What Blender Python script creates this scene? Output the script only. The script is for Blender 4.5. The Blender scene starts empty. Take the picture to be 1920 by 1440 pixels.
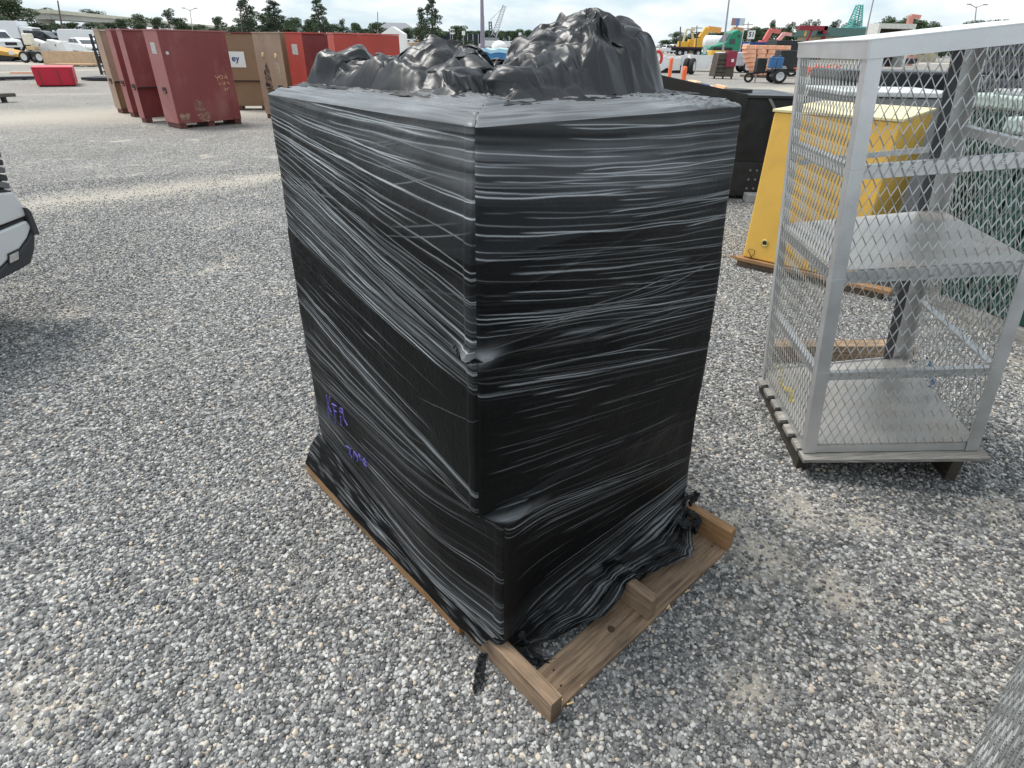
import bpy, math, random
import numpy as np
from mathutils import Matrix, Vector

# ------------------------------------------------------------------ camera, sky, sun, exposure
sc = bpy.context.scene
COL = sc.collection
FPX, CAM_H = 1100.0, 1.70
ROLL = math.atan(0.02)
TILT = math.atan((720 - 80) * math.cos(ROLL) / FPX)
_R = np.array([1.0, 0, 0]); _F = np.array([0, math.cos(TILT), -math.sin(TILT)]); _U = np.array([0, math.sin(TILT), math.cos(TILT)])
CR = _R * math.cos(ROLL) + _U * math.sin(ROLL); CU = -_R * math.sin(ROLL) + _U * math.cos(ROLL); CF = _F
CP = np.array([0, 0, CAM_H])
cd = bpy.data.cameras.new('camera'); cd.sensor_width = 36; cd.lens = FPX / 1920 * 36; cd.clip_start = .05; cd.clip_end = 6000
cam = bpy.data.objects.new('camera', cd); COL.objects.link(cam); sc.camera = cam
_M = Matrix([list(CR) + [0], list(CU) + [0], list(-CF) + [0], [0, 0, 0, 1]]).transposed(); _M.translation = Vector(CP); cam.matrix_world = _M

SUN_EL, SUN_AZ = math.radians(64), math.radians(-62)      # azimuth from +Y, positive to the right
w = bpy.data.worlds.new('World'); sc.world = w; w.use_nodes = True
wn, wl = w.node_tree.nodes, w.node_tree.links
bg = wn['Background']; bg.inputs['Strength'].default_value = 0.14
sky = wn.new('ShaderNodeTexSky'); sky.sky_type = 'NISHITA'; sky.sun_disc = False
sky.sun_elevation = SUN_EL; sky.sun_rotation = SUN_AZ; sky.dust_density = 2.0; sky.air_density = 1.0
tc = wn.new('ShaderNodeTexCoord'); mp = wn.new('ShaderNodeMapping'); mp.inputs['Scale'].default_value = (1, 1, 3.2)
nz = wn.new('ShaderNodeTexNoise'); nz.inputs['Scale'].default_value = 4.2; nz.inputs['Detail'].default_value = 8; nz.inputs['Roughness'].default_value = .55
nz.inputs['Distortion'].default_value = .3
cr = wn.new('ShaderNodeValToRGB'); cr.color_ramp.elements[0].position = .42; cr.color_ramp.elements[1].position = .58
cr.color_ramp.elements[0].color = (0, 0, 0, 1)
mx = wn.new('ShaderNodeMix'); mx.data_type = 'RGBA'
mx.inputs['Factor'].default_value = .85; veil = wn.new('ShaderNodeMix'); veil.data_type = 'RGBA'; veil.inputs['A'].default_value = (3.45, 4.25, 4.75, 1); veil.inputs['B'].default_value = (5.6, 5.75, 5.85, 1)
wl.new(tc.outputs['Generated'], mp.inputs[0]); wl.new(mp.outputs[0], nz.inputs['Vector']); wl.new(nz.outputs[0], cr.inputs[0])
wl.new(cr.outputs[0], veil.inputs['Factor']); wl.new(veil.outputs['Result'], mx.inputs['B']); wl.new(sky.outputs[0], mx.inputs['A']); wl.new(mx.outputs['Result'], bg.inputs['Color'])
sd = bpy.data.lights.new('sun', 'SUN'); sd.energy = 2.1; sd.angle = math.radians(24); sd.color = (1, .97, .92)
sun = bpy.data.objects.new('sun', sd); COL.objects.link(sun)
_sd = Vector((math.sin(SUN_AZ) * math.cos(SUN_EL), math.cos(SUN_AZ) * math.cos(SUN_EL), math.sin(SUN_EL)))
sun.rotation_euler = _sd.to_track_quat('Z', 'Y').to_euler()
sc.view_settings.view_transform = 'Standard'; sc.view_settings.look = 'None'; sc.view_settings.exposure = 0.58; sc.view_settings.gamma = 1
sc.render.engine = 'CYCLES'
sc.cycles.max_bounces = 6; sc.cycles.diffuse_bounces = 3; sc.cycles.glossy_bounces = 3; sc.cycles.transparent_max_bounces = 8
sc.cycles.use_denoising = True

# ------------------------------------------------------------------ pixel <-> world helpers (used to measure the place)
def ray(px, py): return (px - 960) * CR - (py - 720) * CU + FPX * CF
def G(px, py, z=0.0):
    v = ray(px, py); return CP + v * (z - CAM_H) / v[2]
def W(px, py, y):
    v = ray(px, py); return CP + v * y / v[1]
def hor(px): return 80 + .02 * (px - 960)
def zat(px, py, y): return float(W(px, py, y)[2])
def V(a): return Vector([float(q) for q in a])

# ------------------------------------------------------------------ materials
MATS = {}
def lin(c): return tuple(((x / 12.92) if x <= .04045 else ((x + .055) / 1.055) ** 2.4) for x in c)
def mat(name, col, rough=.55, metal=0., var=.12, scale=4., bump=0., bscale=40., spec=.5, dirt=None, coat=0., stretch=(1, 1, 1), dscale=2.5, damt=.5):
    """plain painted / raw surface with large soft variation, fine bump and optional patches of dirt colour"""
    if name in MATS: return MATS[name]
    m = bpy.data.materials.new(name); m.use_nodes = True; MATS[name] = m
    n, l = m.node_tree.nodes, m.node_tree.links; b = n['Principled BSDF']
    b.inputs['Roughness'].default_value = rough; b.inputs['Metallic'].default_value = metal
    b.inputs['Specular IOR Level'].default_value = spec; b.inputs['Coat Weight'].default_value = coat
    t = n.new('ShaderNodeTexCoord'); mp = n.new('ShaderNodeMapping'); mp.inputs['Scale'].default_value = stretch
    l.new(t.outputs['Object'], mp.inputs[0])
    z = n.new('ShaderNodeTexNoise'); z.inputs['Scale'].default_value = scale; z.inputs['Detail'].default_value = 6; l.new(mp.outputs[0], z.inputs['Vector'])
    r = n.new('ShaderNodeMapRange'); r.inputs[1].default_value = .3; r.inputs[2].default_value = .7
    r.inputs[3].default_value = 1 - var; r.inputs[4].default_value = 1 + var; l.new(z.outputs[0], r.inputs[0])
    v = n.new('ShaderNodeVectorMath'); v.operation = 'SCALE'; v.inputs[0].default_value = col[:3]; l.new(r.outputs[0], v.inputs['Scale'])
    out = v.outputs[0]
    if dirt:
        z2 = n.new('ShaderNodeTexNoise'); z2.inputs['Scale'].default_value = dscale; z2.inputs['Detail'].default_value = 8; z2.inputs['Roughness'].default_value = .65
        l.new(mp.outputs[0], z2.inputs['Vector'])
        r2 = n.new('ShaderNodeMapRange'); r2.inputs[1].default_value = .52; r2.inputs[2].default_value = .68; r2.inputs[3].default_value = 0; r2.inputs[4].default_value = damt
        l.new(z2.outputs[0], r2.inputs[0])
        x = n.new('ShaderNodeMix'); x.data_type = 'RGBA'; x.inputs['B'].default_value = (*dirt, 1); l.new(r2.outputs[0], x.inputs['Factor']); l.new(out, x.inputs['A']); out = x.outputs['Result']
    l.new(out, b.inputs['Base Color'])
    r3 = n.new('ShaderNodeMapRange'); r3.inputs[1].default_value = .3; r3.inputs[2].default_value = .7; r3.inputs[3].default_value = max(0, rough - .08); r3.inputs[4].default_value = min(1, rough + .1)
    l.new(z.outputs[0], r3.inputs[0]); l.new(r3.outputs[0], b.inputs['Roughness'])
    if bump:
        z3 = n.new('ShaderNodeTexNoise'); z3.inputs['Scale'].default_value = bscale; z3.inputs['Detail'].default_value = 4; l.new(mp.outputs[0], z3.inputs['Vector'])
        bp = n.new('ShaderNodeBump'); bp.inputs['Strength'].default_value = 1; bp.inputs['Distance'].default_value = bump
        l.new(z3.outputs[0], bp.inputs['Height']); l.new(bp.outputs[0], b.inputs['Normal'])
    return m

def wood(name, col, dark, rough=.75, axis=0, scale=1.0):
    if name in MATS: return MATS[name]
    m = bpy.data.materials.new(name); m.use_nodes = True; MATS[name] = m
    n, l = m.node_tree.nodes, m.node_tree.links; b = n['Principled BSDF']; b.inputs['Roughness'].default_value = rough
    t = n.new('ShaderNodeTexCoord'); mp = n.new('ShaderNodeMapping')
    l.new(t.outputs['UV'], mp.inputs[0]); mp.inputs['Scale'].default_value = (2.5 * scale, 45 * scale, 1)
    z = n.new('ShaderNodeTexNoise'); z.inputs['Scale'].default_value = 1.6; z.inputs['Detail'].default_value = 8; z.inputs['Roughness'].default_value = .7; z.inputs['Distortion'].default_value = .6
    l.new(mp.outputs[0], z.inputs['Vector'])
    c = n.new('ShaderNodeValToRGB'); c.color_ramp.elements[0].position = .33; c.color_ramp.elements[1].position = .66
    c.color_ramp.elements[0].color = (*dark, 1); c.color_ramp.elements[1].color = (*col, 1); l.new(z.outputs[0], c.inputs[0])
    z2 = n.new('ShaderNodeTexNoise'); z2.inputs['Scale'].default_value = 5; z2.inputs['Detail'].default_value = 5; l.new(t.outputs['Object'], z2.inputs['Vector'])
    r = n.new('ShaderNodeMapRange'); r.inputs[1].default_value = .35; r.inputs[2].default_value = .7; r.inputs[3].default_value = .62; r.inputs[4].default_value = 1.15; l.new(z2.outputs[0], r.inputs[0])
    v = n.new('ShaderNodeVectorMath'); v.operation = 'SCALE'; l.new(c.outputs[0], v.inputs[0]); l.new(r.outputs[0], v.inputs['Scale'])
    l.new(v.outputs[0], b.inputs['Base Color'])
    bp = n.new('ShaderNodeBump'); bp.inputs['Distance'].default_value = .0012; l.new(z.outputs[0], bp.inputs['Height']); l.new(bp.outputs[0], b.inputs['Normal'])
    return m

# ------------------------------------------------------------------ mesh helpers
class MB:
    def __init__(s): s.v = []; s.f = []; s.uv = None
    def add(s, vs, fs):
        k = len(s.v); s.v += [tuple(float(c) for c in p) for p in vs]; s.f += [tuple(i + k for i in q) for q in fs]; return s
    def hexa(s, p):     # p: bottom 4 (ccw), top 4
        return s.add(p, [(3, 2, 1, 0), (4, 5, 6, 7), (0, 1, 5, 4), (1, 2, 6, 5), (2, 3, 7, 6), (3, 0, 4, 7)])
    def box(s, c, d, M=None):
        x, y, z = [q / 2 for q in d]
        p = [Vector((c[0] + a * x, c[1] + b * y, c[2] + e * z)) for e in (-1, 1) for a, b in ((-1, -1), (1, -1), (1, 1), (-1, 1))]
        if M is not None: p = [M @ q for q in p]
        return s.hexa(p)
    def bar(s, a, b, w, h, up=(0, 0, 1)):   # rectangular bar from a to b, w across, h along 'up'
        a, b, up = Vector(a), Vector(b), Vector(up); d = (b - a).normalized(); sd = d.cross(up).normalized() * (w / 2); u = sd.cross(d).normalized() * (h / 2)
        return s.hexa([a - sd - u, a + sd - u, b + sd - u, b - sd - u, a - sd + u, a + sd + u, b + sd + u, b - sd + u])
    def tube(s, a, b, r, n=10, r2=None, cap=True):
        a, b = Vector(a), Vector(b); r2 = r if r2 is None else r2; d = (b - a).normalized(); up = Vector((0, 0, 1)) if abs(d.z) < .9 else Vector((1, 0, 0))
        x = d.cross(up).normalized(); y = d.cross(x)
        vs = [a + (x * math.cos(t) + y * math.sin(t)) * r for t in [2 * math.pi * i / n for i in range(n)]] + [b + (x * math.cos(t) + y * math.sin(t)) * r2 for t in [2 * math.pi * i / n for i in range(n)]]
        fs = [(i, (i + 1) % n, n + (i + 1) % n, n + i) for i in range(n)]
        if cap: fs += [tuple(range(n - 1, -1, -1)), tuple(range(n, 2 * n))]
        return s.add(vs, fs)
    def path(s, pts, r, n=6):
        for a, b in zip(pts[:-1], pts[1:]): s.tube(a, b, r, n)
        return s
    def prism(s, poly, y0, y1, M=None):     # poly in (x,z), extruded along y
        n = len(poly); vs = [Vector((x, y0, z)) for x, z in poly] + [Vector((x, y1, z)) for x, z in poly]
        if M is not None: vs = [M @ q for q in vs]
        return s.add(vs, [tuple(range(n)), tuple(range(2 * n - 1, n - 1, -1))] + [(i, n + i, n + (i + 1) % n, (i + 1) % n) for i in range(n)])
    def lathe(s, prof, c, axis, n=20):      # prof: (distance along axis, radius)
        c, axis = Vector(c), Vector(axis).normalized(); up = Vector((0, 0, 1)) if abs(axis.z) < .9 else Vector((1, 0, 0)); x = axis.cross(up).normalized(); y = axis.cross(x)
        vs = [c + axis * d + (x * math.cos(2 * math.pi * i / n) + y * math.sin(2 * math.pi * i / n)) * r for d, r in prof for i in range(n)]
        fs = [(k * n + i, k * n + (i + 1) % n, (k + 1) * n + (i + 1) % n, (k + 1) * n + i) for k in range(len(prof) - 1) for i in range(n)]
        return s.add(vs, fs)
    def build(s, name, m, parent=None, local=False, smooth=False, bevel=0., uvaxis=None):
        v = s.v
        if parent is not None and not local:
            L = parent.matrix_basis.inverted() if parent.parent is None else Matrix.Translation(-parent['_wl'].to_list() if False else Vector((0, 0, 0)))
            if parent.parent is not None: L = parent.parent.matrix_basis.inverted()
            v = [tuple(L @ Vector(p)) for p in v]
        me = bpy.data.meshes.new(name); me.from_pydata(v, [], s.f); me.materials.append(m)
        if smooth: me.polygons.foreach_set('use_smooth', [True] * len(me.polygons))
        o = bpy.data.objects.new(name, me); COL.objects.link(o)
        if parent is not None: o.parent = parent
        if uvaxis is not None:              # u along the grain, v across it
            a = Vector(uvaxis).normalized(); off = random.random() * 9
            uv = me.uv_layers.new(name='UVMap'); me.update()
            for p in me.polygons:
                c = p.normal.cross(a)
                for li in p.loop_indices:
                    co = me.vertices[me.loops[li].vertex_index].co; uv.data[li].uv = (co.dot(a) + off, co.dot(c) + off)
        if bevel:
            b = o.modifiers.new('b', 'BEVEL'); b.width = bevel; b.segments = 2; b.limit_method = 'ANGLE'; b.angle_limit = .6
        return o

def tag(o, label=None, cat=None, group=None, kind=None):
    if label: o['label'] = label
    if cat: o['category'] = cat
    if group: o['group'] = group
    if kind: o['kind'] = kind
    return o
def thing(name, label, cat, loc=(0, 0, 0), rz=0., group=None):
    o = bpy.data.objects.new(name, None); COL.objects.link(o); o.empty_display_size = .1
    o.matrix_basis = Matrix.Translation(V(loc)) @ Matrix.Rotation(rz, 4, 'Z')
    return tag(o, label, cat, group)
KIDS = {}
def copy_tree(o, parent=None):
    c = o.copy(); COL.objects.link(c)
    if parent is not None: c.parent = parent
    for ch in [q for q in COL.objects if q.parent == o]: copy_tree(ch, c)
    return c
def place(o, loc, rz=0., s=1.):
    o.matrix_basis = Matrix.Translation(V(loc)) @ Matrix.Rotation(rz, 4, 'Z') @ (Matrix.Diagonal((s, s, s, 1)) if not hasattr(s, '__len__') else Matrix.Diagonal((*s, 1)))
    return o
def npmesh(name, co, quads, m, parent=None, smooth=True, attrs=()):
    me = bpy.data.meshes.new(name); me.vertices.add(len(co)); me.vertices.foreach_set('co', np.asarray(co, np.float32).ravel())
    q = np.asarray(quads, np.int32); k = q.shape[1]
    me.loops.add(q.size); me.loops.foreach_set('vertex_index', q.ravel()); me.polygons.add(len(q)); me.polygons.foreach_set('loop_start', np.arange(0, q.size, k, dtype=np.int32))
    me.update(calc_edges=True)
    if smooth: me.polygons.foreach_set('use_smooth', np.ones(len(q), bool))
    for nm, arr in attrs:
        a = me.attributes.new(nm, 'FLOAT', 'POINT'); a.data.foreach_set('value', np.asarray(arr, np.float32).ravel())
    me.materials.append(m); o = bpy.data.objects.new(name, me); COL.objects.link(o)
    if parent is not None: o.parent = parent; o.matrix_parent_inverse = parent.matrix_basis.inverted()
    return o
def gridq(n, m):
    i, j = np.meshgrid(np.arange(n - 1), np.arange(m - 1), indexing='ij'); a = (i * m + j).ravel()
    return np.stack([a, a + 1, a + m + 1, a + m], 1)
_rng = np.random.default_rng(5); _LAT = _rng.random((512, 512))
def vnoise(x, y):       # smooth value noise 0..1
    xi, yi = np.floor(x).astype(int), np.floor(y).astype(int); fx, fy = x - xi, y - yi; fx = fx * fx * (3 - 2 * fx); fy = fy * fy * (3 - 2 * fy)
    g = lambda a, b: _LAT[a % 512, b % 512]
    return (g(xi, yi) * (1 - fx) + g(xi + 1, yi) * fx) * (1 - fy) + (g(xi, yi + 1) * (1 - fx) + g(xi + 1, yi + 1) * fx) * fy
def fbm(x, y, o=4):
    s = 0; a = 1; t = 0
    for k in range(o): s = s + a * vnoise(x * 2 ** k + 17 * k, y * 2 ** k + 31 * k); t += a; a *= .5
    return s / t
def text_mesh(body, size, bold=0.):
    cu = bpy.data.curves.new('t', 'FONT'); cu.body = body; cu.size = size; cu.align_x = 'CENTER'; cu.align_y = 'CENTER'; cu.extrude = .002; cu.offset = bold
    o = bpy.data.objects.new('t', cu); COL.objects.link(o); dg = bpy.context.evaluated_depsgraph_get(); dg.update()
    me = bpy.data.meshes.new_from_object(o.evaluated_get(dg)); bpy.data.objects.remove(o); bpy.data.curves.remove(cu)
    return me
def text(name, body, size, m, parent, origin, right, up, bold=0.):      # origin/right/up in the parent's local frame
    me = text_mesh(body, size, bold); r, u = Vector(right).normalized(), Vector(up).normalized(); n = r.cross(u)
    M = Matrix((( r.x, u.x, n.x, origin[0]), (r.y, u.y, n.y, origin[1]), (r.z, u.z, n.z, origin[2]), (0, 0, 0, 1))); me.transform(M)
    me.materials.clear(); me.materials.append(m); o = bpy.data.objects.new(name, me); COL.objects.link(o); o.parent = parent
    return o
# ------------------------------------------------------------------ ground
def line_mask(n, l, pos, p, q, width, soft, noise):
    """mask of a dusty track between two ground points (on the ground itself, in metres)"""
    d = Vector((q[0] - p[0], q[1] - p[1], 0)).normalized(); nn = Vector((-d.y, d.x, 0))
    dot = n.new('ShaderNodeVectorMath'); dot.operation = 'DOT_PRODUCT'; l.new(pos, dot.inputs[0]); dot.inputs[1].default_value = nn
    a = n.new('ShaderNodeMath'); a.operation = 'SUBTRACT'; l.new(dot.outputs['Value'], a.inputs[0]); a.inputs[1].default_value = nn.dot(Vector((p[0], p[1], 0)))
    e = n.new('ShaderNodeMath'); e.operation = 'MULTIPLY_ADD'; l.new(noise, e.inputs[0]); e.inputs[1].default_value = width * 1.6; l.new(a.outputs[0], e.inputs[2])
    f = n.new('ShaderNodeMath'); f.operation = 'SUBTRACT'; l.new(e.outputs[0], f.inputs[0]); f.inputs[1].default_value = width * .8
    ab = n.new('ShaderNodeMath'); ab.operation = 'ABSOLUTE'; l.new(f.outputs[0], ab.inputs[0])
    r = n.new('ShaderNodeMapRange'); l.new(ab.outputs[0], r.inputs[0]); r.inputs[1].default_value = width * .5; r.inputs[2].default_value = width * .5 + soft; r.inputs[3].default_value = 1; r.inputs[4].default_value = 0
    return r.outputs[0]
TRACKS = [(G(40, 388), G(520, 330), .10, .75, .62), (G(0, 119), G(190, 119), 2.2, 2.0, .9), (G(0, 178), G(210, 176), .2, 1.0, .45), (G(0, 136), G(100, 133), .8, 1.6, .6), (G(1290, 175), G(1480, 168), .8, 3.0, .7)]
RAMP = [(0.0, (.095, .095, .096)), (.20, (.150, .150, .150)), (.42, (.220, .219, .215)), (.62, (.305, .302, .294)), (.80, (.41, .405, .39)), (.93, (.62, .61, .58)), (1.0, (.60, .49, .37))]
def ramp_node(n):
    c = n.new('ShaderNodeValToRGB'); e = c.color_ramp.elements
    while len(e) > 2: e.remove(e[0])
    e[0].position = RAMP[0][0]; e[0].color = (*RAMP[0][1], 1); e[1].position = RAMP[-1][0]; e[1].color = (*RAMP[-1][1], 1)
    for p, q in RAMP[1:-1]: k = e.new(p); k.color = (*q, 1)
    return c
PATCHES = [(G(1425, 1040), .10), (G(1570, 1110), .08), (G(1405, 1295), .07), (G(1655, 1275), .04), (G(1500, 955), .10), (G(1620, 980), .06)]
def ground_mat():
    m = bpy.data.materials.new('gravel ground'); m.use_nodes = True; n, l = m.node_tree.nodes, m.node_tree.links; b = n['Principled BSDF']
    b.inputs['Roughness'].default_value = .9; b.inputs['Specular IOR Level'].default_value = .25
    geo = n.new('ShaderNodeNewGeometry'); pos = geo.outputs['Position']
    vo = n.new('ShaderNodeTexVoronoi'); vo.inputs['Scale'].default_value = 62; vo.inputs['Randomness'].default_value = 1; l.new(pos, vo.inputs['Vector'])
    sx = n.new('ShaderNodeSeparateColor'); l.new(vo.outputs['Color'], sx.inputs[0]); c = ramp_node(n); l.new(sx.outputs[0], c.inputs[0])
    # gaps between the stones are dark
    r = n.new('ShaderNodeMapRange'); l.new(vo.outputs['Distance'], r.inputs[0]); r.inputs[1].default_value = .35; r.inputs[2].default_value = .75; r.inputs[3].default_value = 1; r.inputs[4].default_value = .5
    sc1 = n.new('ShaderNodeVectorMath'); sc1.operation = 'SCALE'; l.new(c.outputs[0], sc1.inputs[0]); l.new(r.outputs[0], sc1.inputs['Scale'])
    # broad variation
    z = n.new('ShaderNodeTexNoise'); z.inputs['Scale'].default_value = .55; z.inputs['Detail'].default_value = 7; z.inputs['Roughness'].default_value = .6; l.new(pos, z.inputs['Vector'])
    r1 = n.new('ShaderNodeMapRange'); l.new(z.outputs[0], r1.inputs[0]); r1.inputs[1].default_value = .3; r1.inputs[2].default_value = .7; r1.inputs[3].default_value = .82; r1.inputs[4].default_value = 1.22
    sc2 = n.new('ShaderNodeVectorMath'); sc2.operation = 'SCALE'; l.new(sc1.outputs[0], sc2.inputs[0]); l.new(r1.outputs[0], sc2.inputs['Scale'])
    # fine sand showing between stones
    z2 = n.new('ShaderNodeTexNoise'); z2.inputs['Scale'].default_value = 1.7; z2.inputs['Detail'].default_value = 9; z2.inputs['Roughness'].default_value = .68; l.new(pos, z2.inputs['Vector'])
    r2 = n.new('ShaderNodeMapRange'); l.new(z2.outputs[0], r2.inputs[0]); r2.inputs[1].default_value = .56; r2.inputs[2].default_value = .68; r2.inputs[3].default_value = 0; r2.inputs[4].default_value = .75
    z3 = n.new('ShaderNodeTexNoise'); z3.inputs['Scale'].default_value = .35; z3.inputs['Detail'].default_value = 5; z3.inputs['Roughness'].default_value = .6; l.new(pos, z3.inputs['Vector'])
    fac = r2.outputs[0]
    for c_, r_ in PATCHES:
        ds = n.new('ShaderNodeVectorMath'); ds.operation = 'DISTANCE'; l.new(pos, ds.inputs[0]); ds.inputs[1].default_value = [float(q) for q in c_]; k = n.new('ShaderNodeMapRange'); l.new(ds.outputs['Value'], k.inputs[0]); k.inputs[1].default_value = r_ * .5; k.inputs[2].default_value = r_ * 1.9; k.inputs[3].default_value = .6; k.inputs[4].default_value = 0
        x = n.new('ShaderNodeMath'); x.operation = 'MAXIMUM'; l.new(fac, x.inputs[0]); l.new(k.outputs[0], x.inputs[1]); fac = x.outputs[0]
    for p, q, wd, sf, amt in TRACKS:
        mk = line_mask(n, l, pos, p, q, wd, sf, z3.outputs[0]); k = n.new('ShaderNodeMath'); k.operation = 'MULTIPLY'; l.new(mk, k.inputs[0]); k.inputs[1].default_value = amt
        x = n.new('ShaderNodeMath'); x.operation = 'MAXIMUM'; l.new(fac, x.inputs[0]); l.new(k.outputs[0], x.inputs[1]); fac = x.outputs[0]
    sy = n.new('ShaderNodeSeparateXYZ'); l.new(pos, sy.inputs[0]); dy = n.new('ShaderNodeMapRange'); l.new(sy.outputs['Y'], dy.inputs[0]); dy.inputs[1].default_value = 5; dy.inputs[2].default_value = 22; dy.inputs[3].default_value = 0; dy.inputs[4].default_value = .26  # far yard paled in colour, standing in for grazing-view brightness on dusty gravel
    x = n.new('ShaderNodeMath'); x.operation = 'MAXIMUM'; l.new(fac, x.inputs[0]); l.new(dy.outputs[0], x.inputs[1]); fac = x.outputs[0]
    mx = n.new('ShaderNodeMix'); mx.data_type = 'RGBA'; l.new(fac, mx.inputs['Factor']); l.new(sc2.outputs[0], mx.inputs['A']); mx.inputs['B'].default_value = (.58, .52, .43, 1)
    zg = n.new('ShaderNodeTexNoise'); zg.inputs['Scale'].default_value = 220; zg.inputs['Detail'].default_value = 3; l.new(pos, zg.inputs['Vector']); rg = n.new('ShaderNodeMapRange'); l.new(zg.outputs[0], rg.inputs[0]); rg.inputs[1].default_value = .3; rg.inputs[2].default_value = .7; rg.inputs[3].default_value = .6; rg.inputs[4].default_value = 1.2
    vg = n.new('ShaderNodeVectorMath'); vg.operation = 'SCALE'; l.new(mx.outputs['Result'], vg.inputs[0]); l.new(rg.outputs[0], vg.inputs['Scale']); l.new(vg.outputs[0], b.inputs['Base Color'])
    bp = n.new('ShaderNodeBump'); bp.invert = True; bp.inputs['Distance'].default_value = .008; bp.inputs['Strength'].default_value = .8; l.new(vo.outputs['Distance'], bp.inputs['Height']); l.new(bp.outputs[0], b.inputs['Normal'])
    return m
g = MB(); R_ = 2500
g.add([(-R_, -R_, 0), (R_, -R_, 0), (R_, R_, 0), (-R_, R_, 0)], [(0, 1, 2, 3)])
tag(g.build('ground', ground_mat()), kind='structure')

# ------------------------------------------------------------------ loose stones (nobody could count them)
def stone_mat():
    m = bpy.data.materials.new('gravel stone'); m.use_nodes = True; n, l = m.node_tree.nodes, m.node_tree.links; b = n['Principled BSDF']
    b.inputs['Roughness'].default_value = .8; b.inputs['Specular IOR Level'].default_value = .3
    oi = n.new('ShaderNodeObjectInfo'); c = ramp_node(n); l.new(oi.outputs['Random'], c.inputs[0])
    t = n.new('ShaderNodeTexCoord'); z = n.new('ShaderNodeTexNoise'); z.inputs['Scale'].default_value = 2.2; z.inputs['Detail'].default_value = 4; l.new(t.outputs['Object'], z.inputs['Vector'])
    r = n.new('ShaderNodeMapRange'); l.new(z.outputs[0], r.inputs[0]); r.inputs[1].default_value = .3; r.inputs[2].default_value = .7; r.inputs[3].default_value = .8; r.inputs[4].default_value = 1.2
    v = n.new('ShaderNodeVectorMath'); v.operation = 'SCALE'; l.new(c.outputs[0], v.inputs[0]); l.new(r.outputs[0], v.inputs['Scale']); l.new(v.outputs[0], b.inputs['Base Color'])
    return m
def stones():
    rs = np.random.default_rng(3); import bmesh
    sm = stone_mat(); sc_col = bpy.data.collections.new('stone shapes')
    for k in range(7):
        bm = bmesh.new(); bmesh.ops.create_icosphere(bm, subdivisions=2 if k < 4 else 1, radius=1)
        cuts = [(Vector(rs.normal(size=3)).normalized(), rs.uniform(.55, .85)) for _ in range(9)]
        for v in bm.verts:
            for nn, dd in cuts:
                e = v.co.dot(nn) - dd
                if e > 0: v.co -= nn * e
            v.co = Vector((v.co.x * (1.25 if k % 2 else 1.05), v.co.y * .9, v.co.z * (.6 + .06 * k)))
        me = bpy.data.meshes.new('stone'); bm.to_mesh(me); bm.free(); me.materials.append(sm)
        me.polygons.foreach_set('use_smooth', [k % 3 != 0] * len(me.polygons))
        o = bpy.data.objects.new('stone', me); sc_col.objects.link(o)
    pts = []
    for r0, r1, sp in ((.25, 2.8, .0116), (2.8, 4.8, .0130), (4.8, 7.0, .0160), (7.0, 10.0, .024)):
        xs = np.arange(-r1, r1, sp); ys = np.arange(-.6, r1, sp * .87); X, Y = np.meshgrid(xs, ys); X = X + (np.arange(len(ys)) % 2)[:, None] * sp / 2
        X = X + rs.uniform(-.42, .42, X.shape) * sp; Y = Y + rs.uniform(-.42, .42, X.shape) * sp; d = np.hypot(X, Y)
        ok = (d >= r0) & (d < r1) & (np.abs(X) < (Y + .6) * 1.08 + .25)
        # bare patches where sand shows
        sand = fbm(X * 1.1 + 40, Y * 1.1 + 40, 4); ok &= ~((sand > .62) & (rs.random(X.shape) < .45))
        for c_, r_ in PATCHES:
            dd = np.hypot(X - c_[0], (Y - c_[1])) * (.6 + .9 * fbm(X * 9 + 5, Y * 9, 3)); ok &= ~((dd < r_ * 1.5) & (rs.random(X.shape) < .36 * (1 - dd / (r_ * 1.8)).clip(0, 1)))
        a, bq = TRACKS[0][0], TRACKS[0][1]; dd = np.array([bq[0] - a[0], bq[1] - a[1]]); dd /= np.hypot(*dd); dist = np.abs((X - a[0]) * -dd[1] + (Y - a[1]) * dd[0] + (fbm(X, Y, 3) - .5) * .7)
        ok &= ~((dist < .5) & (rs.random(X.shape) < .62 * (1 - dist / .6)))
        # nothing under the load's pallet or the tool chest
        pts.append(np.stack([X[ok], Y[ok], np.full(ok.sum(), .0) + rs.uniform(-.003, .0035, ok.sum())], 1))
    P_ = np.concatenate(pts); me = bpy.data.meshes.new('gravel stones'); me.vertices.add(len(P_)); me.vertices.foreach_set('co', P_.astype(np.float32).ravel()); me.update()
    o = bpy.data.objects.new('gravel', me); COL.objects.link(o); tag(o, kind='stuff', label='loose grey and white river gravel covering the yard near the wrapped load', cat='gravel')
    ng = bpy.data.node_groups.new('scatter', 'GeometryNodeTree'); ng.interface.new_socket('Geometry', in_out='INPUT', socket_type='NodeSocketGeometry'); ng.interface.new_socket('Geometry', in_out='OUTPUT', socket_type='NodeSocketGeometry')
    N, L = ng.nodes, ng.links; gi = N.new('NodeGroupInput'); go = N.new('NodeGroupOutput')
    ci = N.new('GeometryNodeCollectionInfo'); ci.inputs['Collection'].default_value = sc_col; ci.inputs['Separate Children'].default_value = True; ci.inputs['Reset Children'].default_value = True
    ip = N.new('GeometryNodeInstanceOnPoints'); ip.inputs['Pick Instance'].default_value = True
    mp = N.new('GeometryNodeMeshToPoints')
    rv = N.new('FunctionNodeRandomValue'); rv.data_type = 'FLOAT_VECTOR'; rv.inputs[0].default_value = (-.5, -.5, 0); rv.inputs[1].default_value = (.5, .5, 6.28)
    rf = N.new('FunctionNodeRandomValue'); rf.data_type = 'FLOAT'; rf.inputs[2].default_value = 0; rf.inputs[3].default_value = 1; rf.inputs['Seed'].default_value = 4
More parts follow.
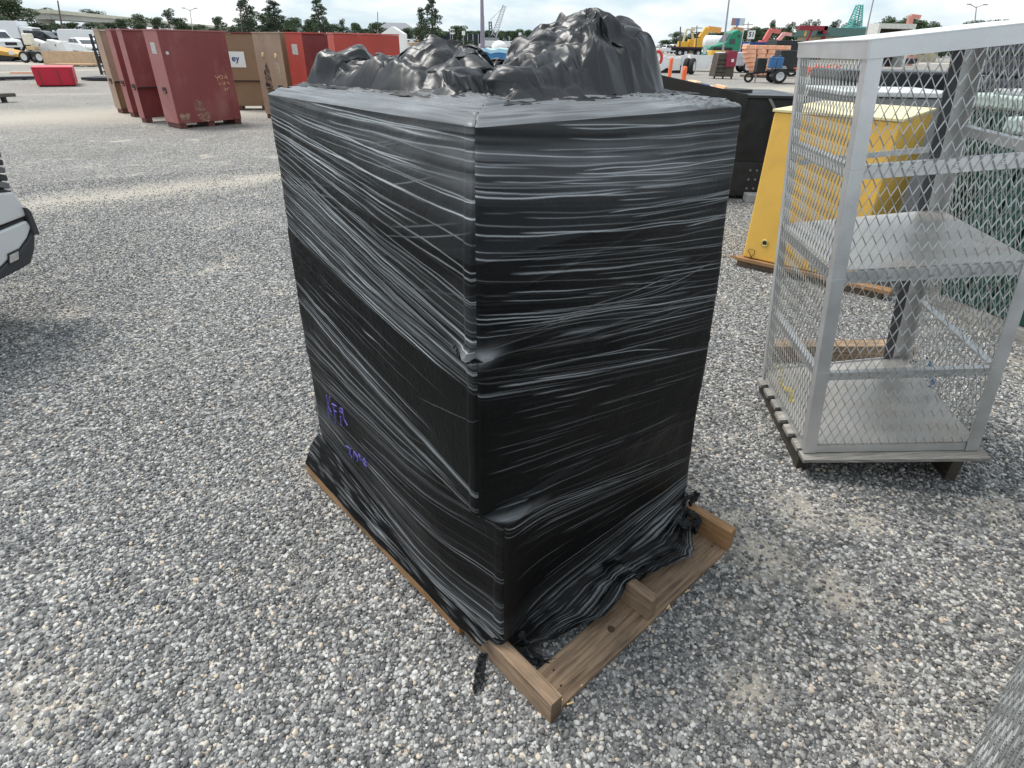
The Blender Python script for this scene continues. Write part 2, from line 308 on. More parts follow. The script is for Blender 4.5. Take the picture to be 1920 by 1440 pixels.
    fc = N.new('ShaderNodeFloatCurve') if False else N.new('ShaderNodeMapRange'); fc.inputs[3].default_value = .0048; fc.inputs[4].default_value = .0118
    pw = N.new('ShaderNodeMath'); pw.operation = 'POWER'; pw.inputs[1].default_value = 2.6; L.new(rf.outputs[1], pw.inputs[0]); L.new(pw.outputs[0], fc.inputs[0])
    L.new(gi.outputs[0], mp.inputs[0]); L.new(mp.outputs[0], ip.inputs['Points']); L.new(ci.outputs[0], ip.inputs['Instance']); L.new(rv.outputs[0], ip.inputs['Rotation']); L.new(fc.outputs[0], ip.inputs['Scale']); L.new(ip.outputs[0], go.inputs[0])
    o.modifiers.new('scatter', 'NODES').node_group = ng
    print('stones', len(P_))
stones()
# ------------------------------------------------------------------ the wrapped load
def film_mat(name='black stretch film', base=(.0028, .0031, .0036), white=(.58, .61, .63), rough=.25, fine=.0007):
    m = bpy.data.materials.new(name); m.use_nodes = True; n, l = m.node_tree.nodes, m.node_tree.links; b = n['Principled BSDF']
    b.inputs['Specular IOR Level'].default_value = .15
    a = n.new('ShaderNodeAttribute'); a.attribute_name = 'strain_glint'; q = n.new('ShaderNodeAttribute'); q.attribute_name = 'flow'; p = n.new('ShaderNodeAttribute'); p.attribute_name = 'along'
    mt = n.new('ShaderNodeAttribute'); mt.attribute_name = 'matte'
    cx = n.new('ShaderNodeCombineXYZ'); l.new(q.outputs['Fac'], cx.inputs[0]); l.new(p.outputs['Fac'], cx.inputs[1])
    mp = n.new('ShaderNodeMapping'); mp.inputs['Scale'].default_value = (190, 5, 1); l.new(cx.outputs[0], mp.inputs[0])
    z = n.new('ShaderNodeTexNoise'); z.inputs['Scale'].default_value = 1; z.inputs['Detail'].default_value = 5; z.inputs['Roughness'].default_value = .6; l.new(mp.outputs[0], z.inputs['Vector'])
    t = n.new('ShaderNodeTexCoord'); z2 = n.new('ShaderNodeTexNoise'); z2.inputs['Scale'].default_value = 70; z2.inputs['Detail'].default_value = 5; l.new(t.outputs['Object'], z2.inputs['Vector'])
    mx = n.new('ShaderNodeMix'); mx.data_type = 'RGBA'; mx.inputs['A'].default_value = (*base, 1); mx.inputs['B'].default_value = (*white, 1); l.new(a.outputs['Fac'], mx.inputs['Factor'])  # stress whitening and sky glints on the pleats, both put into the base colour
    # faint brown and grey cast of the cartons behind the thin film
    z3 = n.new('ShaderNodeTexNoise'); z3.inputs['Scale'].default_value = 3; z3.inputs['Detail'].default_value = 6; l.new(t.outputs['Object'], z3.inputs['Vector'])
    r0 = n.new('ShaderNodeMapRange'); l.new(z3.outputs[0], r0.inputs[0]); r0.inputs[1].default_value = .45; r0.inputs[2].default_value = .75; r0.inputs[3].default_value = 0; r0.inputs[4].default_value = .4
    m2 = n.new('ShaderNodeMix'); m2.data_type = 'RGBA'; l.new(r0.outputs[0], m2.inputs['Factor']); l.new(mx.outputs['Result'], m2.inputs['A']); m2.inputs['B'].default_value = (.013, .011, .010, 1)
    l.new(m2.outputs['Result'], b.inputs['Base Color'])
    r = n.new('ShaderNodeMapRange'); l.new(z3.outputs[0], r.inputs[0]); r.inputs[1].default_value = .3; r.inputs[2].default_value = .7; r.inputs[3].default_value = rough - .07; r.inputs[4].default_value = rough + .12
    ad = n.new('ShaderNodeMath'); ad.operation = 'MULTIPLY_ADD'; l.new(mt.outputs['Fac'], ad.inputs[0]); ad.inputs[1].default_value = .22; l.new(r.outputs[0], ad.inputs[2]); l.new(ad.outputs[0], b.inputs['Roughness'])
    b1 = n.new('ShaderNodeBump'); b1.inputs['Distance'].default_value = fine; b1.inputs['Strength'].default_value = .8; l.new(z.outputs[0], b1.inputs['Height'])
    b2 = n.new('ShaderNodeBump'); b2.inputs['Distance'].default_value = .0022; l.new(mt.outputs['Fac'], b2.inputs['Strength']); l.new(z2.outputs[0], b2.inputs['Height']); l.new(b1.outputs[0], b2.inputs['Normal'])
    l.new(b2.outputs[0], b.inputs['Normal'])
    return m
FILM = film_mat()
ST_Z = [.075, .13, .17, .40, .585, .625, 1.06, 1.10, 1.125, 1.30, 1.50, 1.545]
def _stations():
    F = [G(930, 1222, .075), G(945, 1203, .13), G(945, 1187, .17), G(946, 1080, .40), G(947, 990, .590), G(897, 973, .625), G(894, 690, 1.06), G(889, 668, 1.10), G(893, 651, 1.125), G(891, 500, 1.30), G(889, 285, 1.50), G(889, 240, 1.545)]
    L0, L1 = G(603, 832, .13), G(497, 176, 1.545); R0, R1 = G(1286, 940, .13), G(1398, 200, 1.545)
    out = []
    for z, f in zip(ST_Z, F):
        k = (z - .13) / 1.415; a = L0 + (L1 - L0) * k; b = R0 + (R1 - R0) * k
        bl = .012 * math.exp(-((z - 1.08) / .05) ** 2) + .010 * math.exp(-((z - .62) / .04) ** 2)
        u = np.array([.73, .68, 0]); a = a - u * bl; b = b + u * bl
        if z < .1: a = a - u * .045; f = f
        c = a + b - f if z > .65 else a + b - F[2]
        out.append([np.array([q[0], q[1], z]) for q in (a, f, b, c)])
    return out
ST = _stations()
def corner(k, z):
    zs = np.clip(z, ST_Z[0], ST_Z[-1]); return np.stack([np.interp(zs, ST_Z, [s[k][i] for s in ST]) for i in (0, 1)], -1)
PALLET_NEAR, PALLET_RIGHT, PALLET_BACK = G(1030, 1357), G(1370, 1030), G(583, 885)
LEFT_FAM = [(1.80, 1.62), (1.56, 1.53), (1.47, 1.36), (1.36, 1.15), (1.12, .97), (.87, .70), (.55, .60), (.42, .50), (.25, .22), (.10, .13), (-.3, -.3)]
RIGHT_H = [(1.9, 1.9), (1.56, 1.53), (1.37, 1.26), (1.25, 1.04), (1.16, .96), (1.0, .84), (.64, .60), (.4, .3), (-.3, -.4)]
RIGHT_D = [(2.2, 2.3), (1.22, 1.36), (1.12, 1.13), (1.05, .80), (.80, .62), (.64, .52), (.60, .36), (.30, .28), (.08, .24), (-.25, .13), (-.7, -.2)]
def stream(fam, a, z):      # a in 0..1 across the wall; returns the start height of the pleat that passes through (a, z)
    z0 = np.array([f[0] for f in fam][::-1]); z1 = np.array([f[1] for f in fam][::-1]); out = np.zeros_like(z)
    aflat, zflat = a.ravel(), z.ravel(); res = np.empty_like(zflat); slot = np.round(aflat * 400) / 400
    for av in np.unique(slot):
        k = slot == av; bend = .10 * av * (1 - av); zz = z0 * (1 - av) + z1 * av; res[k] = np.interp(zflat[k] + bend * .5, zz, z0)
    return res.reshape(z.shape)
def pleats(psi, a, freq, seed, lo=.55, alen=2.5):
    x = psi * freq + seed * 13.7 + .9 * fbm(psi * 9 + seed, a * 5 + seed, 3) * 3; n1 = vnoise(x, a * alen + seed * 3.1)
    r = np.clip((n1 - lo) / (1 - lo), 0, 1); return r * r * (3 - 2 * r)
def cords(psi, A, Z, spans, seed):
    """fine tight cords of stretched film: each follows one stream line over part of the wall"""
    rs = np.random.default_rng(seed); g = np.gradient(psi, Z[0], axis=1); g = np.clip(g, .25, 6); out = np.zeros_like(Z); h = np.zeros_like(Z); a1 = A[:, 0]
    for lo, hi, n, amp, a0r, lenr in spans:
        for _ in range(n):
            p = rs.uniform(lo, hi); st = rs.uniform(*a0r); ln = rs.uniform(*lenr); wd = rs.uniform(.0009, .0015) * (1.7 if rs.random() < .12 else 1); am = amp * rs.uniform(.12, 1) ** 2.1
            wob = .0035 * np.sin(a1 * rs.uniform(2, 6) + rs.uniform(0, 6)) + .0009 * np.sin(a1 * rs.uniform(12, 25) + rs.uniform(0, 6))
            env = np.clip((a1 - st) / .05, 0, 1) * np.clip((st + ln - a1) / .12, 0, 1) * (.45 + .75 * vnoise(a1 * 7 + p * 91, a1 * 0 + p * 57))
            ii = np.where(env > .01)[0]
            if len(ii) == 0: continue
            d = (psi[ii] - p - wob[ii, None]) / g[ii]; e = np.exp(-(d / wd) ** 2) * env[ii, None] * am
            out[ii] = np.maximum(out[ii], e); h[ii] += e
    return out, h
def wall(side, n_c, n_r, top_rows):
    """returns points, strain, flow, along, matte for one wall grid (n_c columns x rows)"""
    zt = 1.545; s = np.linspace(0, 1, n_c); z = np.concatenate([np.linspace(.075, zt, n_r)]); A, Z = np.meshgrid(s, z, indexing='ij')
    i0, i1 = {'L': (0, 1), 'R': (1, 2), 'B': (2, 3), 'K': (3, 0)}[side]
    P0, P1 = corner(i0, Z), corner(i1, Z)
    if side in 'LR':        # the lower layer stands out only around the near corner
        F6 = corner(1, np.array(.625)); low_ = (Z < .61)[..., None]; aw = np.exp(-(((1 - A) if side == 'L' else A) / .17) ** 2)[..., None]
        if side == 'L': P1 = np.where(low_, F6 + (P1 - F6) * aw, P1)
        else: P0 = np.where(low_, F6 + (P0 - F6) * aw, P0)
    xy = P0 * (1 - A[..., None]) + P1 * A[..., None]
    d = corner(i1, Z) - corner(i0, Z); d /= np.linalg.norm(d, axis=-1, keepdims=True); nrm = np.stack([d[..., 1], -d[..., 0]], -1)
    H = np.zeros_like(Z); strain_glint = np.zeros_like(Z); matte = np.zeros_like(Z); psi = Z.copy()
    if side == 'L':
        psi = stream(LEFT_FAM, A, Z)
        w1 = np.clip((psi - 1.12) / .06, 0, 1)                                   # fan from the top corner
        w1 *= np.clip(1.25 - .5 * np.abs(psi - 1.30) / .2, .6, 1)
        w2 = np.clip((.93 - psi) / .06, 0, 1) * np.clip((psi - .40) / .06, 0, 1) * (.40 + .6 * (1 - np.abs(psi - .68) / .3).clip(0, 1))
        w3 = np.clip((.40 - psi) / .05, 0, 1)
        w4 = np.exp(-((A - .12) / .16) ** 2 - ((Z - 1.02) / .10) ** 2)
        p1 = pleats(psi, A, 75, 1, .56, 2.2); p2 = pleats(psi, A, 150, 2, .60, 3.2); p3 = pleats(psi, A, 34, 3, .50, 3.0)
        body = w1 * (.0008 * p1 + .0006 * p2 + .0005 * p3) + w2 * (.0008 * p1 + .0006 * p2) + w3 * (.0018 * p1 + .0009 * p2 + .0014 * p3)
        body += w4 * .006 * (fbm(A * 26, Z * 60, 3) - .5)
        body += np.clip(1 - w1 - w2 - w3, 0, 1) * (.0006 * p2)
        # cut end of the film: two or three isolated bright cords
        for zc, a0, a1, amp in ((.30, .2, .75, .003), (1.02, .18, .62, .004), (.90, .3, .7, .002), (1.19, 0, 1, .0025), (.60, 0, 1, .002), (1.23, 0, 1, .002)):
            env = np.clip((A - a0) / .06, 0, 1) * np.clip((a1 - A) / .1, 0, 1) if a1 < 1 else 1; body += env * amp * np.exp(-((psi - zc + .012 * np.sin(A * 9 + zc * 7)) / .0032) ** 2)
        ln, lh = cords(psi, A, Z, [(1.13, 1.56, 150, 1., (-.3, .6), (.15, 1.0)), (1.13, 1.40, 34, 1., (-.1, .1), (.8, 1.3)), (.95, 1.15, 14, .5, (.0, .5), (.15, .5)), (.50, .93, 60, .8, (-.2, .35), (.3, 1.2)), (.40, .5, 10, .5, (0, .5), (.2, .6)), (.06, .40, 90, .75, (-.2, .5), (.3, 1.2)), (.45, 1.5, 40, .3, (-.1, .8), (.05, .3))], 31)
        px_ = Z - .16 * A + .04 * np.sin(A * 3); lx, _h = cords(px_, A, Z, [(1.05, 1.42, 26, .45, (-.1, .8), (.1, .45)), (.2, 1.0, 18, .25, (-.1, .8), (.1, .4))], 41); ln = np.maximum(ln, lx)
        body += .0014 * lh.clip(0, 1.5)
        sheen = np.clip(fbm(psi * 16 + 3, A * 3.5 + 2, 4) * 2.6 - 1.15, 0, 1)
        strain_glint = .95 * ln + w1 * (.055 * sheen + .08 * p1 ** 2 * sheen) + w2 * .02 * sheen + w3 * .05 * sheen + .22 * np.clip((psi - 1.46) / .08, 0, 1) * vnoise(psi * 130, A * 3)
        matte = np.clip(1 - w1 - .8 * w2 - w3, 0, 1) * .6 + .4
        H = body + .010 * (fbm(A * 4, Z * 4, 3) - .5) + .004 * (fbm(A * 14 + 5, Z * 9, 3) - .5)
        # carton edges below the film
        H += .004 * np.clip((A - .965) / .01, 0, 1) * (Z > .2)
    elif side == 'R':
        ph = stream(RIGHT_H, A, Z); pd = stream(RIGHT_D, A, Z); psi = np.where(Z > 1.05, ph, pd)
        blend = np.clip((ph - 1.02) / .12, 0, 1)
        p1 = pleats(ph, A, 62, 4, .70, 1.6); p2 = pleats(ph, A, 120, 5, .64, 2.6); q1 = pleats(pd, A, 62, 6, .62, 2.2); q2 = pleats(pd, A, 120, 7, .64, 3.5); p3 = pleats(ph, A, 30, 8, .55, 2.0)
        top = np.clip((ph - 1.40) / .06, 0, 1); low = np.clip((.24 - pd) / .06, 0, 1); mid = np.exp(-((pd - 1.06) / .09) ** 2); mid2 = np.exp(-((pd - .60) / .07) ** 2)
        body = blend * (.0008 * p1 + .0005 * p2) + top * .0012 * p3 + (1 - blend) * (.0007 * q1 + .0005 * q2) + mid * (.0024 * q1 + .0006 * q2) + mid2 * .0028 * q1 + low * (.0034 * q1 + .001 * q2)
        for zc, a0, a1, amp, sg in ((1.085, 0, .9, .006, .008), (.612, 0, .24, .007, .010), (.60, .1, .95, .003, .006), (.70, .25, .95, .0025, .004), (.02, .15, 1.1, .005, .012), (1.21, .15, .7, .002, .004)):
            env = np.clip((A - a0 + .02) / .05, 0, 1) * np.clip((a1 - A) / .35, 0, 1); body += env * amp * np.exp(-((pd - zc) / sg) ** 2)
        l1, h1 = cords(ph, A, Z, [(1.02, 1.45, 110, .8, (-.2, .8), (.10, .8)), (1.02, 1.45, 16, 1., (-.2, .2), (.8, 1.3)), (1.42, 1.56, 40, 1., (-.2, .6), (.3, 1.2)), (.9, 1.5, 40, .3, (0, .9), (.04, .2))], 32)
        l2, h2 = cords(pd, A, Z, [(.93, 1.14, 34, .85, (-.1, .5), (.2, 1.1)), (.62, .93, 40, .5, (.0, .7), (.1, .6)), (.50, .64, 26, .8, (-.05, .3), (.2, .9)), (.26, .5, 18, .4, (0, .7), (.1, .5)), (-.6, .24, 95, .8, (.1, .7), (.2, .9))], 33)
        body += .0014 * (h1 + h2).clip(0, 1.5)
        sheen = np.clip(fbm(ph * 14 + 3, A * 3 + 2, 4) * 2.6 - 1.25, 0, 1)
        strain_glint = .75 * np.maximum(l1, l2) + blend * .012 * sheen + top * .16 * vnoise(ph * 120, A * 2.5) + low * .02
        strain_glint += .40 * np.exp(-((pd - .612) / .008) ** 2) * np.clip((.26 - A) / .22, 0, 1) * np.clip((A) / .03, 0, 1) * (.5 + .8 * vnoise(pd * 300, A * 8))  # glint on the corner ledge painted as a pale band
        matte = .50 + 0 * Z
        H = body + .008 * (fbm(A * 3 + 9, Z * 4, 3) - .5) + .003 * (fbm(A * 12, Z * 11 + 3, 3) - .5)
        psi = pd
    else:
        p1 = pleats(Z + .2 * A, A, 60, 9, .6, 2); H = .002 * p1 + .008 * (fbm(A * 3, Z * 3, 3) - .5); strain_glint = .3 * p1 ** 2
    # knot of gathered film at the corner just above the middle
    if side in 'LR':
        aa = (1 - A) if side == 'L' else A; e = np.exp(-(aa / .05) ** 2 - ((Z - 1.085) / .022) ** 2); H += e * (.010 + .012 * fbm(A * 60, Z * 70, 3)); strain_glint += .5 * e
    edge = np.minimum(1, np.minimum(A, 1 - A) / .004); H = H * edge + .0
    xy = xy + nrm * H[..., None]
    co = np.concatenate([xy, Z[..., None]], -1)
    # round the corners a little and roll over the top
    cx = (corner(0, Z) + corner(1, Z) + corner(2, Z) + corner(3, Z)) / 4; rr = .012 * np.exp(-(np.minimum(A, 1 - A) / .010)); dirc = cx - co[..., :2]; dirc /= np.linalg.norm(dirc, axis=-1, keepdims=True); co[..., :2] += dirc * rr[..., None]
    # top flap rows
    rows = []
    c4 = (corner(0, np.array(zt)) + corner(1, np.array(zt)) + corner(2, np.array(zt)) + corner(3, np.array(zt))) / 4
    last = co[:, -1, :2]
    for k in range(1, top_rows + 1):
        t = k / top_rows; prog = .62 * t ** 1.25; xyk = last + (c4 - last) * prog; dist = prog * np.linalg.norm(c4 - last, axis=-1)
        zz = zt + .016 * (1 - np.exp(-dist / .02)) + .02 * t
        x = dist * 60 + 2.2 * fbm(s * 4 + k * 0, dist * 8, 3); wr = (vnoise(x * 1.0, s * 3.5 + 8) - .5) * .008 + (vnoise(x * 2.3, s * 7 + 3) - .5) * .004
        cr_ = np.exp(-((s - (.86 if side == 'R' else 2)) / .1) ** 2); wr = wr + cr_ * (fbm(s * 40, dist * 50, 3) - .5) * .02
        rows.append(np.concatenate([xyk, (zz + wr * min(1, k / 4))[:, None]], -1))
    T = np.stack(rows, 1); co = np.concatenate([co, T], 1)
    pad = lambda a, v: np.concatenate([a, np.repeat(v[:, None] if np.ndim(v) else np.full((n_c, 1), v), top_rows, 1)], 1)
    strain_glint = np.concatenate([strain_glint, np.tile(.42 * np.ones((n_c, 1)), (1, top_rows)) * (0.55 + .45 * vnoise(np.arange(top_rows)[None] * 1.1 + 0 * s[:, None], s[:, None] * 4))], 1)  # top flap paled in colour for the sky reflected on it
    matte = pad(matte, .0); psi = np.concatenate([psi, psi[:, -1:] + np.arange(1, top_rows + 1)[None] * .004], 1)
    al = np.repeat(A[:, :1], co.shape[1], 1)
    return co, strain_glint.clip(0, 1), psi, al, matte.clip(0, 1)
load = thing('wrapped_load', 'tall pallet load wound in black stretch film with purple marker writing', 'pallet load', (*((PALLET_NEAR + PALLET_RIGHT + PALLET_BACK) / 3)[:2], .13))
def build_wrap():
    C_, S_, P_, A_, M_, Q_ = [], [], [], [], [], []; off = 0
    for side, nc, nr, tr in (('L', 420, 1100, 120), ('R', 380, 1100, 120), ('B', 60, 120, 120), ('K', 60, 120, 120)):
        co, st, ps, al, mt = wall(side, nc, nr, tr); n, m = co.shape[:2]; C_.append(co.reshape(-1, 3)); S_.append(st.ravel()); P_.append(ps.ravel()); A_.append(al.ravel()); M_.append(mt.ravel()); Q_.append(gridq(n, m)[:, ::-1] + off); off += n * m
    npmesh('stretch_wrap', np.concatenate(C_), np.concatenate(Q_), FILM, load, True, (('strain_glint', np.concatenate(S_)), ('flow', np.concatenate(P_)), ('along', np.concatenate(A_)), ('matte', np.concatenate(M_))))
build_wrap()
# solid cartons inside so that no light leaks through the film
cb = MB(); ins = []
for z in (.15, .58, 1.53):
    c = sum(corner(k, np.array(z)) for k in range(4)) / 4
    ins.append([np.append(corner(k, np.array(z)) + (c - corner(k, np.array(z))) * .06, z) for k in range(4)])
cb.hexa(ins[0] + ins[1]); cb.hexa([p + np.array([0, 0, .003]) for p in ins[1]] + ins[2]); cb.build('cartons', mat('carton', (.03, .028, .025), .8), load)

def wall_pt(side, a, z, out=.004):
    i0, i1 = {'L': (0, 1), 'R': (1, 2)}[side]; p0, p1 = corner(i0, np.array(z)), corner(i1, np.array(z)); d = (p1 - p0) / np.linalg.norm(p1 - p0)
    if z < .61:
        F6 = corner(1, np.array(.625)); aw = math.exp(-(((1 - a) if side == 'L' else a) / .17) ** 2)
        if side == 'L': p1 = F6 + (p1 - F6) * aw
        else: p0 = F6 + (p0 - F6) * aw
    q = p0 + (p1 - p0) * a + np.array([d[1], -d[0]]) * out; return (q[0], q[1], z)
def px_wall(px, py):        # the point of the left wall that a mark in the photograph sits on
    best = None
    for a in np.linspace(0, 1, 101):
        lo, hi = .1, 1.5
        for _ in range(30):
            z = (lo + hi) / 2; p = np.array(wall_pt('L', a, z)) - CP; y = 720 - FPX * (p @ CU) / (p @ CF)
            if y < py: hi = z
            else: lo = z
        x = 960 + FPX * (p @ CR) / (p @ CF)
        if best is None or abs(x - px) < best[0]: best = (abs(x - px), a, z)
    return best[1:]
MARKS = [[(614, 741), (617, 760), (620, 783)], [(621, 743), (618, 760), (624, 772)], [(626, 757), (630, 775), (631, 793)], [(625, 756), (634, 761)], [(628, 768), (634, 772)],
         [(641, 764), (640, 770), (646, 775), (643, 764)], [(646, 775), (647, 785), (653, 797)], [(641, 780), (641, 796), (643, 796)],
         [(651, 835), (658, 840), (662, 858)], [(661, 840), (658, 850)], [(666, 846), (666, 862), (668, 846), (674, 858), (672, 864)], [(675, 850), (679, 862)], [(684, 858), (683, 866), (690, 874), (686, 858), (684, 866)]]
mk = MB()
for si, st in enumerate(MARKS):
    if si in (2, 5, 7, 8, 10, 11, 12): mk.build('marker_writing', mat('purple marker', (.13, .10, .42), .6), load); mk = MB()
    pts = []
    for (x0, y0), (x1, y1) in zip(st[:-1], st[1:]):
        for t in (0, .5): pts.append((x0 + (x1 - x0) * t, y0 + (y1 - y0) * t))
    pts.append(st[-1]); pw = [Vector(wall_pt('L', *px_wall(*p), out=.009)) for p in pts]; mk.path(pw, .0024, 6)
mk.build('marker_writing', mat('purple marker', (.13, .10, .42), .6), load)

def pw_early(u, v, z):
    a = (PALLET_RIGHT - PALLET_NEAR)[:2]; b = (PALLET_BACK - PALLET_NEAR)[:2]; a = a / np.linalg.norm(a); b = b / np.linalg.norm(b); return (PALLET_NEAR[0] + a[0] * u + b[0] * v, PALLET_NEAR[1] + a[1] * u + b[1] * v, z)
# skirt of film pulled down over the pallet edges, ragged along its lower edge
def skirt(name, top, bot, nc, nr, seed, ragged=.02, parent=load, pl=.004, bulge=-.012):
    s = np.linspace(0, 1, nc); t = np.linspace(0, 1, nr); S, T = np.meshgrid(s, t, indexing='ij')
    tp = np.stack([np.interp(s, np.linspace(0, 1, len(top)), [q[i] for q in top]) for i in range(3)], -1); bt = np.stack([np.interp(s, np.linspace(0, 1, len(bot)), [q[i] for q in bot]) for i in range(3)], -1)
    rg = ragged * (fbm(s * 9 + seed, s * 0 + seed, 5) - .4) * 2
    bt2 = bt + (bt - tp) * rg[:, None] / np.maximum(.05, np.linalg.norm(bt - tp, axis=-1))[:, None]
    co = tp[:, None] * (1 - T[..., None]) + bt2[:, None] * T[..., None]; psi = .16 * T + (.03 if seed % 2 else -.035) * S + .0015 * fbm(S * 5 + seed, T * 3, 3)
    h = pl * (vnoise(psi * 60, S * 3.5 + seed) - .5) * 1.4 + pl * .6 * (vnoise(psi * 130, S * 5) - .5) * 1.4 + .012 * (fbm(S * 6 + seed, T * 2, 3) - .5); sag = bulge * np.sin(np.pi * T)
    co[..., 2] += (h + sag) * np.clip(T * 6, 0, 1); co[..., 2] = np.maximum(co[..., 2], .012)
    if seed == 1:       # the film rides over the middle stringer
        a_, b_ = (PALLET_RIGHT - PALLET_NEAR)[:2], (PALLET_BACK - PALLET_NEAR)[:2]; W_ = np.linalg.norm(a_); a_ = a_ / W_; b_ = b_ / np.linalg.norm(b_); q_ = co[..., :2] - PALLET_NEAR[:2]; uu, vv = q_ @ a_, q_ @ b_
        co[..., 2] = np.maximum(co[..., 2], .122 * np.exp(-(np.maximum(0, np.abs(uu - W_ / 2) - .022) / .05) ** 2) * np.clip((vv - .06) / .04, 0, 1))
    n, m = co.shape[:2]
    return npmesh(name, co.reshape(-1, 3), gridq(n, m), FILM, parent, True, (('strain_glint', (.45 * np.clip(vnoise(psi * 190, S * 2.5) * 3.2 - 2.2, 0, 1) + .3 * np.clip(vnoise(psi * 380, S * 4) * 3 - 2.1, 0, 1) + .0).ravel()), ('flow', psi.ravel()), ('along', T.ravel()), ('matte', np.full(n * m, .1))))
rt = [wall_pt('R', a, z, .001) for a, z in ((.0, .085), (.15, .11), (.35, .12), (.6, .13), (.85, .15), (1.0, .16))]
rb = [tuple(G(*p, z)) for p, z in (((955, 1214), .07), ((1035, 1196), .055), ((1118, 1150), .075), ((1190, 1088), .12), ((1255, 1062), .07), ((1300, 1046), .05), ((1292, 1000), .10), ((1288, 962), .13))]
skirt('film_skirt', rt, rb, 300, 60, 1, .045, pl=.004)
lt = [wall_pt('L', a, z, .001) for a, z in ((0.0, .19), (.3, .17), (.6, .15), (1.0, .14))]
lb = [pw_early(-.024, 1.50, .075), pw_early(-.026, 1.2, .062), pw_early(-.026, .8, .060), pw_early(-.024, .45, .060), tuple(G(903, 1213, .075))]
skirt('film_skirt', lt, lb, 300, 30, 2, .008, pl=.005, bulge=.026)
# torn tatters of film
def tatter(pts, wd, seed, name='film_tatter'):
    rs = random.Random(seed); P_ = [Vector(p) for p in pts]; n = 26; vs = []; st = []
    for i in range(n + 1):
        f = i / n * (len(P_) - 1); k = min(int(f), len(P_) - 2); q = P_[k].lerp(P_[k + 1], f - k); d = (P_[k + 1] - P_[k]).normalized(); sd = d.cross(Vector((.1, -.3, 1))).normalized()
        ww = wd * (.45 + .55 * rs.random()) * (1 - .6 * (i / n) ** 3)
        for j in range(5):
            e = (j - 2) / 2; vs.append(q + sd * ww * e + Vector((rs.uniform(-1, 1), rs.uniform(-1, 1), rs.uniform(-.6, 1.6))) * wd * .28)
    fs = [(i * 5 + j, i * 5 + j + 1, (i + 1) * 5 + j + 1, (i + 1) * 5 + j) for i in range(n) for j in range(4)]
    return npmesh(name, np.array([list(v) for v in vs]), fs, FILM, load, True, (('strain_glint', np.full(len(vs), .03)), ('flow', np.arange(len(vs)) * .01), ('along', np.zeros(len(vs))), ('matte', np.zeros(len(vs)))))
def gp(px, py, z): return tuple(G(px, py, z))
tatter([gp(905, 1228, .07), gp(897, 1262, .02), gp(889, 1300, .010)], .014, 1); tatter([gp(909, 1225, .07), gp(905, 1270, .02), gp(901, 1292, .010)], .010, 2)
tatter([gp(962, 1205, .07), gp(990, 1240, .016), gp(1020, 1244, .014), gp(1050, 1238, .012)], .016, 3); tatter([gp(975, 1185, .10), gp(1000, 1225, .03), gp(1035, 1250, .012)], .012, 4)
tatter([gp(1000, 1165, .09), gp(985, 1200, .03), gp(960, 1245, .012)], .014, 5)
tatter([gp(1285, 930, .18), gp(1300, 940, .15), gp(1306, 925, .17), gp(1292, 948, .14)], .022, 6); tatter([gp(1278, 985, .15), gp(1296, 975, .13), gp(1305, 992, .11), gp(1286, 1000, .08)], .024, 7)
tatter([gp(1283, 955, .14), gp(1310, 972, .13), gp(1300, 1000, .09)], .018, 8); tatter([gp(592, 872, .06), gp(600, 888, .03), gp(612, 893, .015)], .022, 9); tatter([gp(588, 868, .06), gp(606, 880, .04), gp(604, 897, .015)], .018, 10)
# loose knot of film on the near corner and torn edge at the crumpled sheet
tatter([wall_pt('L', .955, 1.085, .006), wall_pt('L', .985, 1.078, .016), wall_pt('R', .01, 1.082, .012)], .012, 11); tatter([wall_pt('L', .94, 1.10, .004), wall_pt('L', .975, 1.088, .014), wall_pt('L', .99, 1.072, .012)], .010, 12)

# ------------------------------------------------------------------ crumpled sheet on top
def sheet_mat():
    m = bpy.data.materials.new('black polythene sheet'); m.use_nodes = True; n, l = m.node_tree.nodes, m.node_tree.links; b = n['Principled BSDF']
    b.inputs['Base Color'].default_value = (.014, .0145, .016, 1); b.inputs['Specular IOR Level'].default_value = .5
    t = n.new('ShaderNodeTexCoord'); z = n.new('ShaderNodeTexNoise'); z.inputs['Scale'].default_value = 9; z.inputs['Detail'].default_value = 6; l.new(t.outputs['Object'], z.inputs['Vector'])
    r = n.new('ShaderNodeMapRange'); l.new(z.outputs[0], r.inputs[0]); r.inputs[1].default_value = .3; r.inputs[2].default_value = .7; r.inputs[3].default_value = .26; r.inputs[4].default_value = .46; l.new(r.outputs[0], b.inputs['Roughness'])
    # creases: edges of warped voronoi cells at two sizes
    wp = n.new('ShaderNodeMix'); wp.data_type = 'RGBA'; wp.inputs['Factor'].default_value = .06; l.new(t.outputs['Object'], wp.inputs['A']); l.new(z.outputs['Color'], wp.inputs['B'])
    h = None
    for sc_, wt, dist in ((6, .30, .0025),):
        v = n.new('ShaderNodeTexVoronoi'); v.inputs['Scale'].default_value = sc_; l.new(wp.outputs['Result'], v.inputs['Vector'])
        mr = n.new('ShaderNodeMath'); mr.operation = 'MULTIPLY'; l.new(v.outputs['Distance'], mr.inputs[0]); mr.inputs[1].default_value = 1.0
        bp = n.new('ShaderNodeBump'); bp.inputs['Distance'].default_value = dist; bp.inputs['Strength'].default_value = .55; l.new(mr.outputs[0], bp.inputs['Height'])
        if h is not None: l.new(h, bp.inputs['Normal'])
        h = bp.outputs[0]
    l.new(h, b.inputs['Normal']); return m
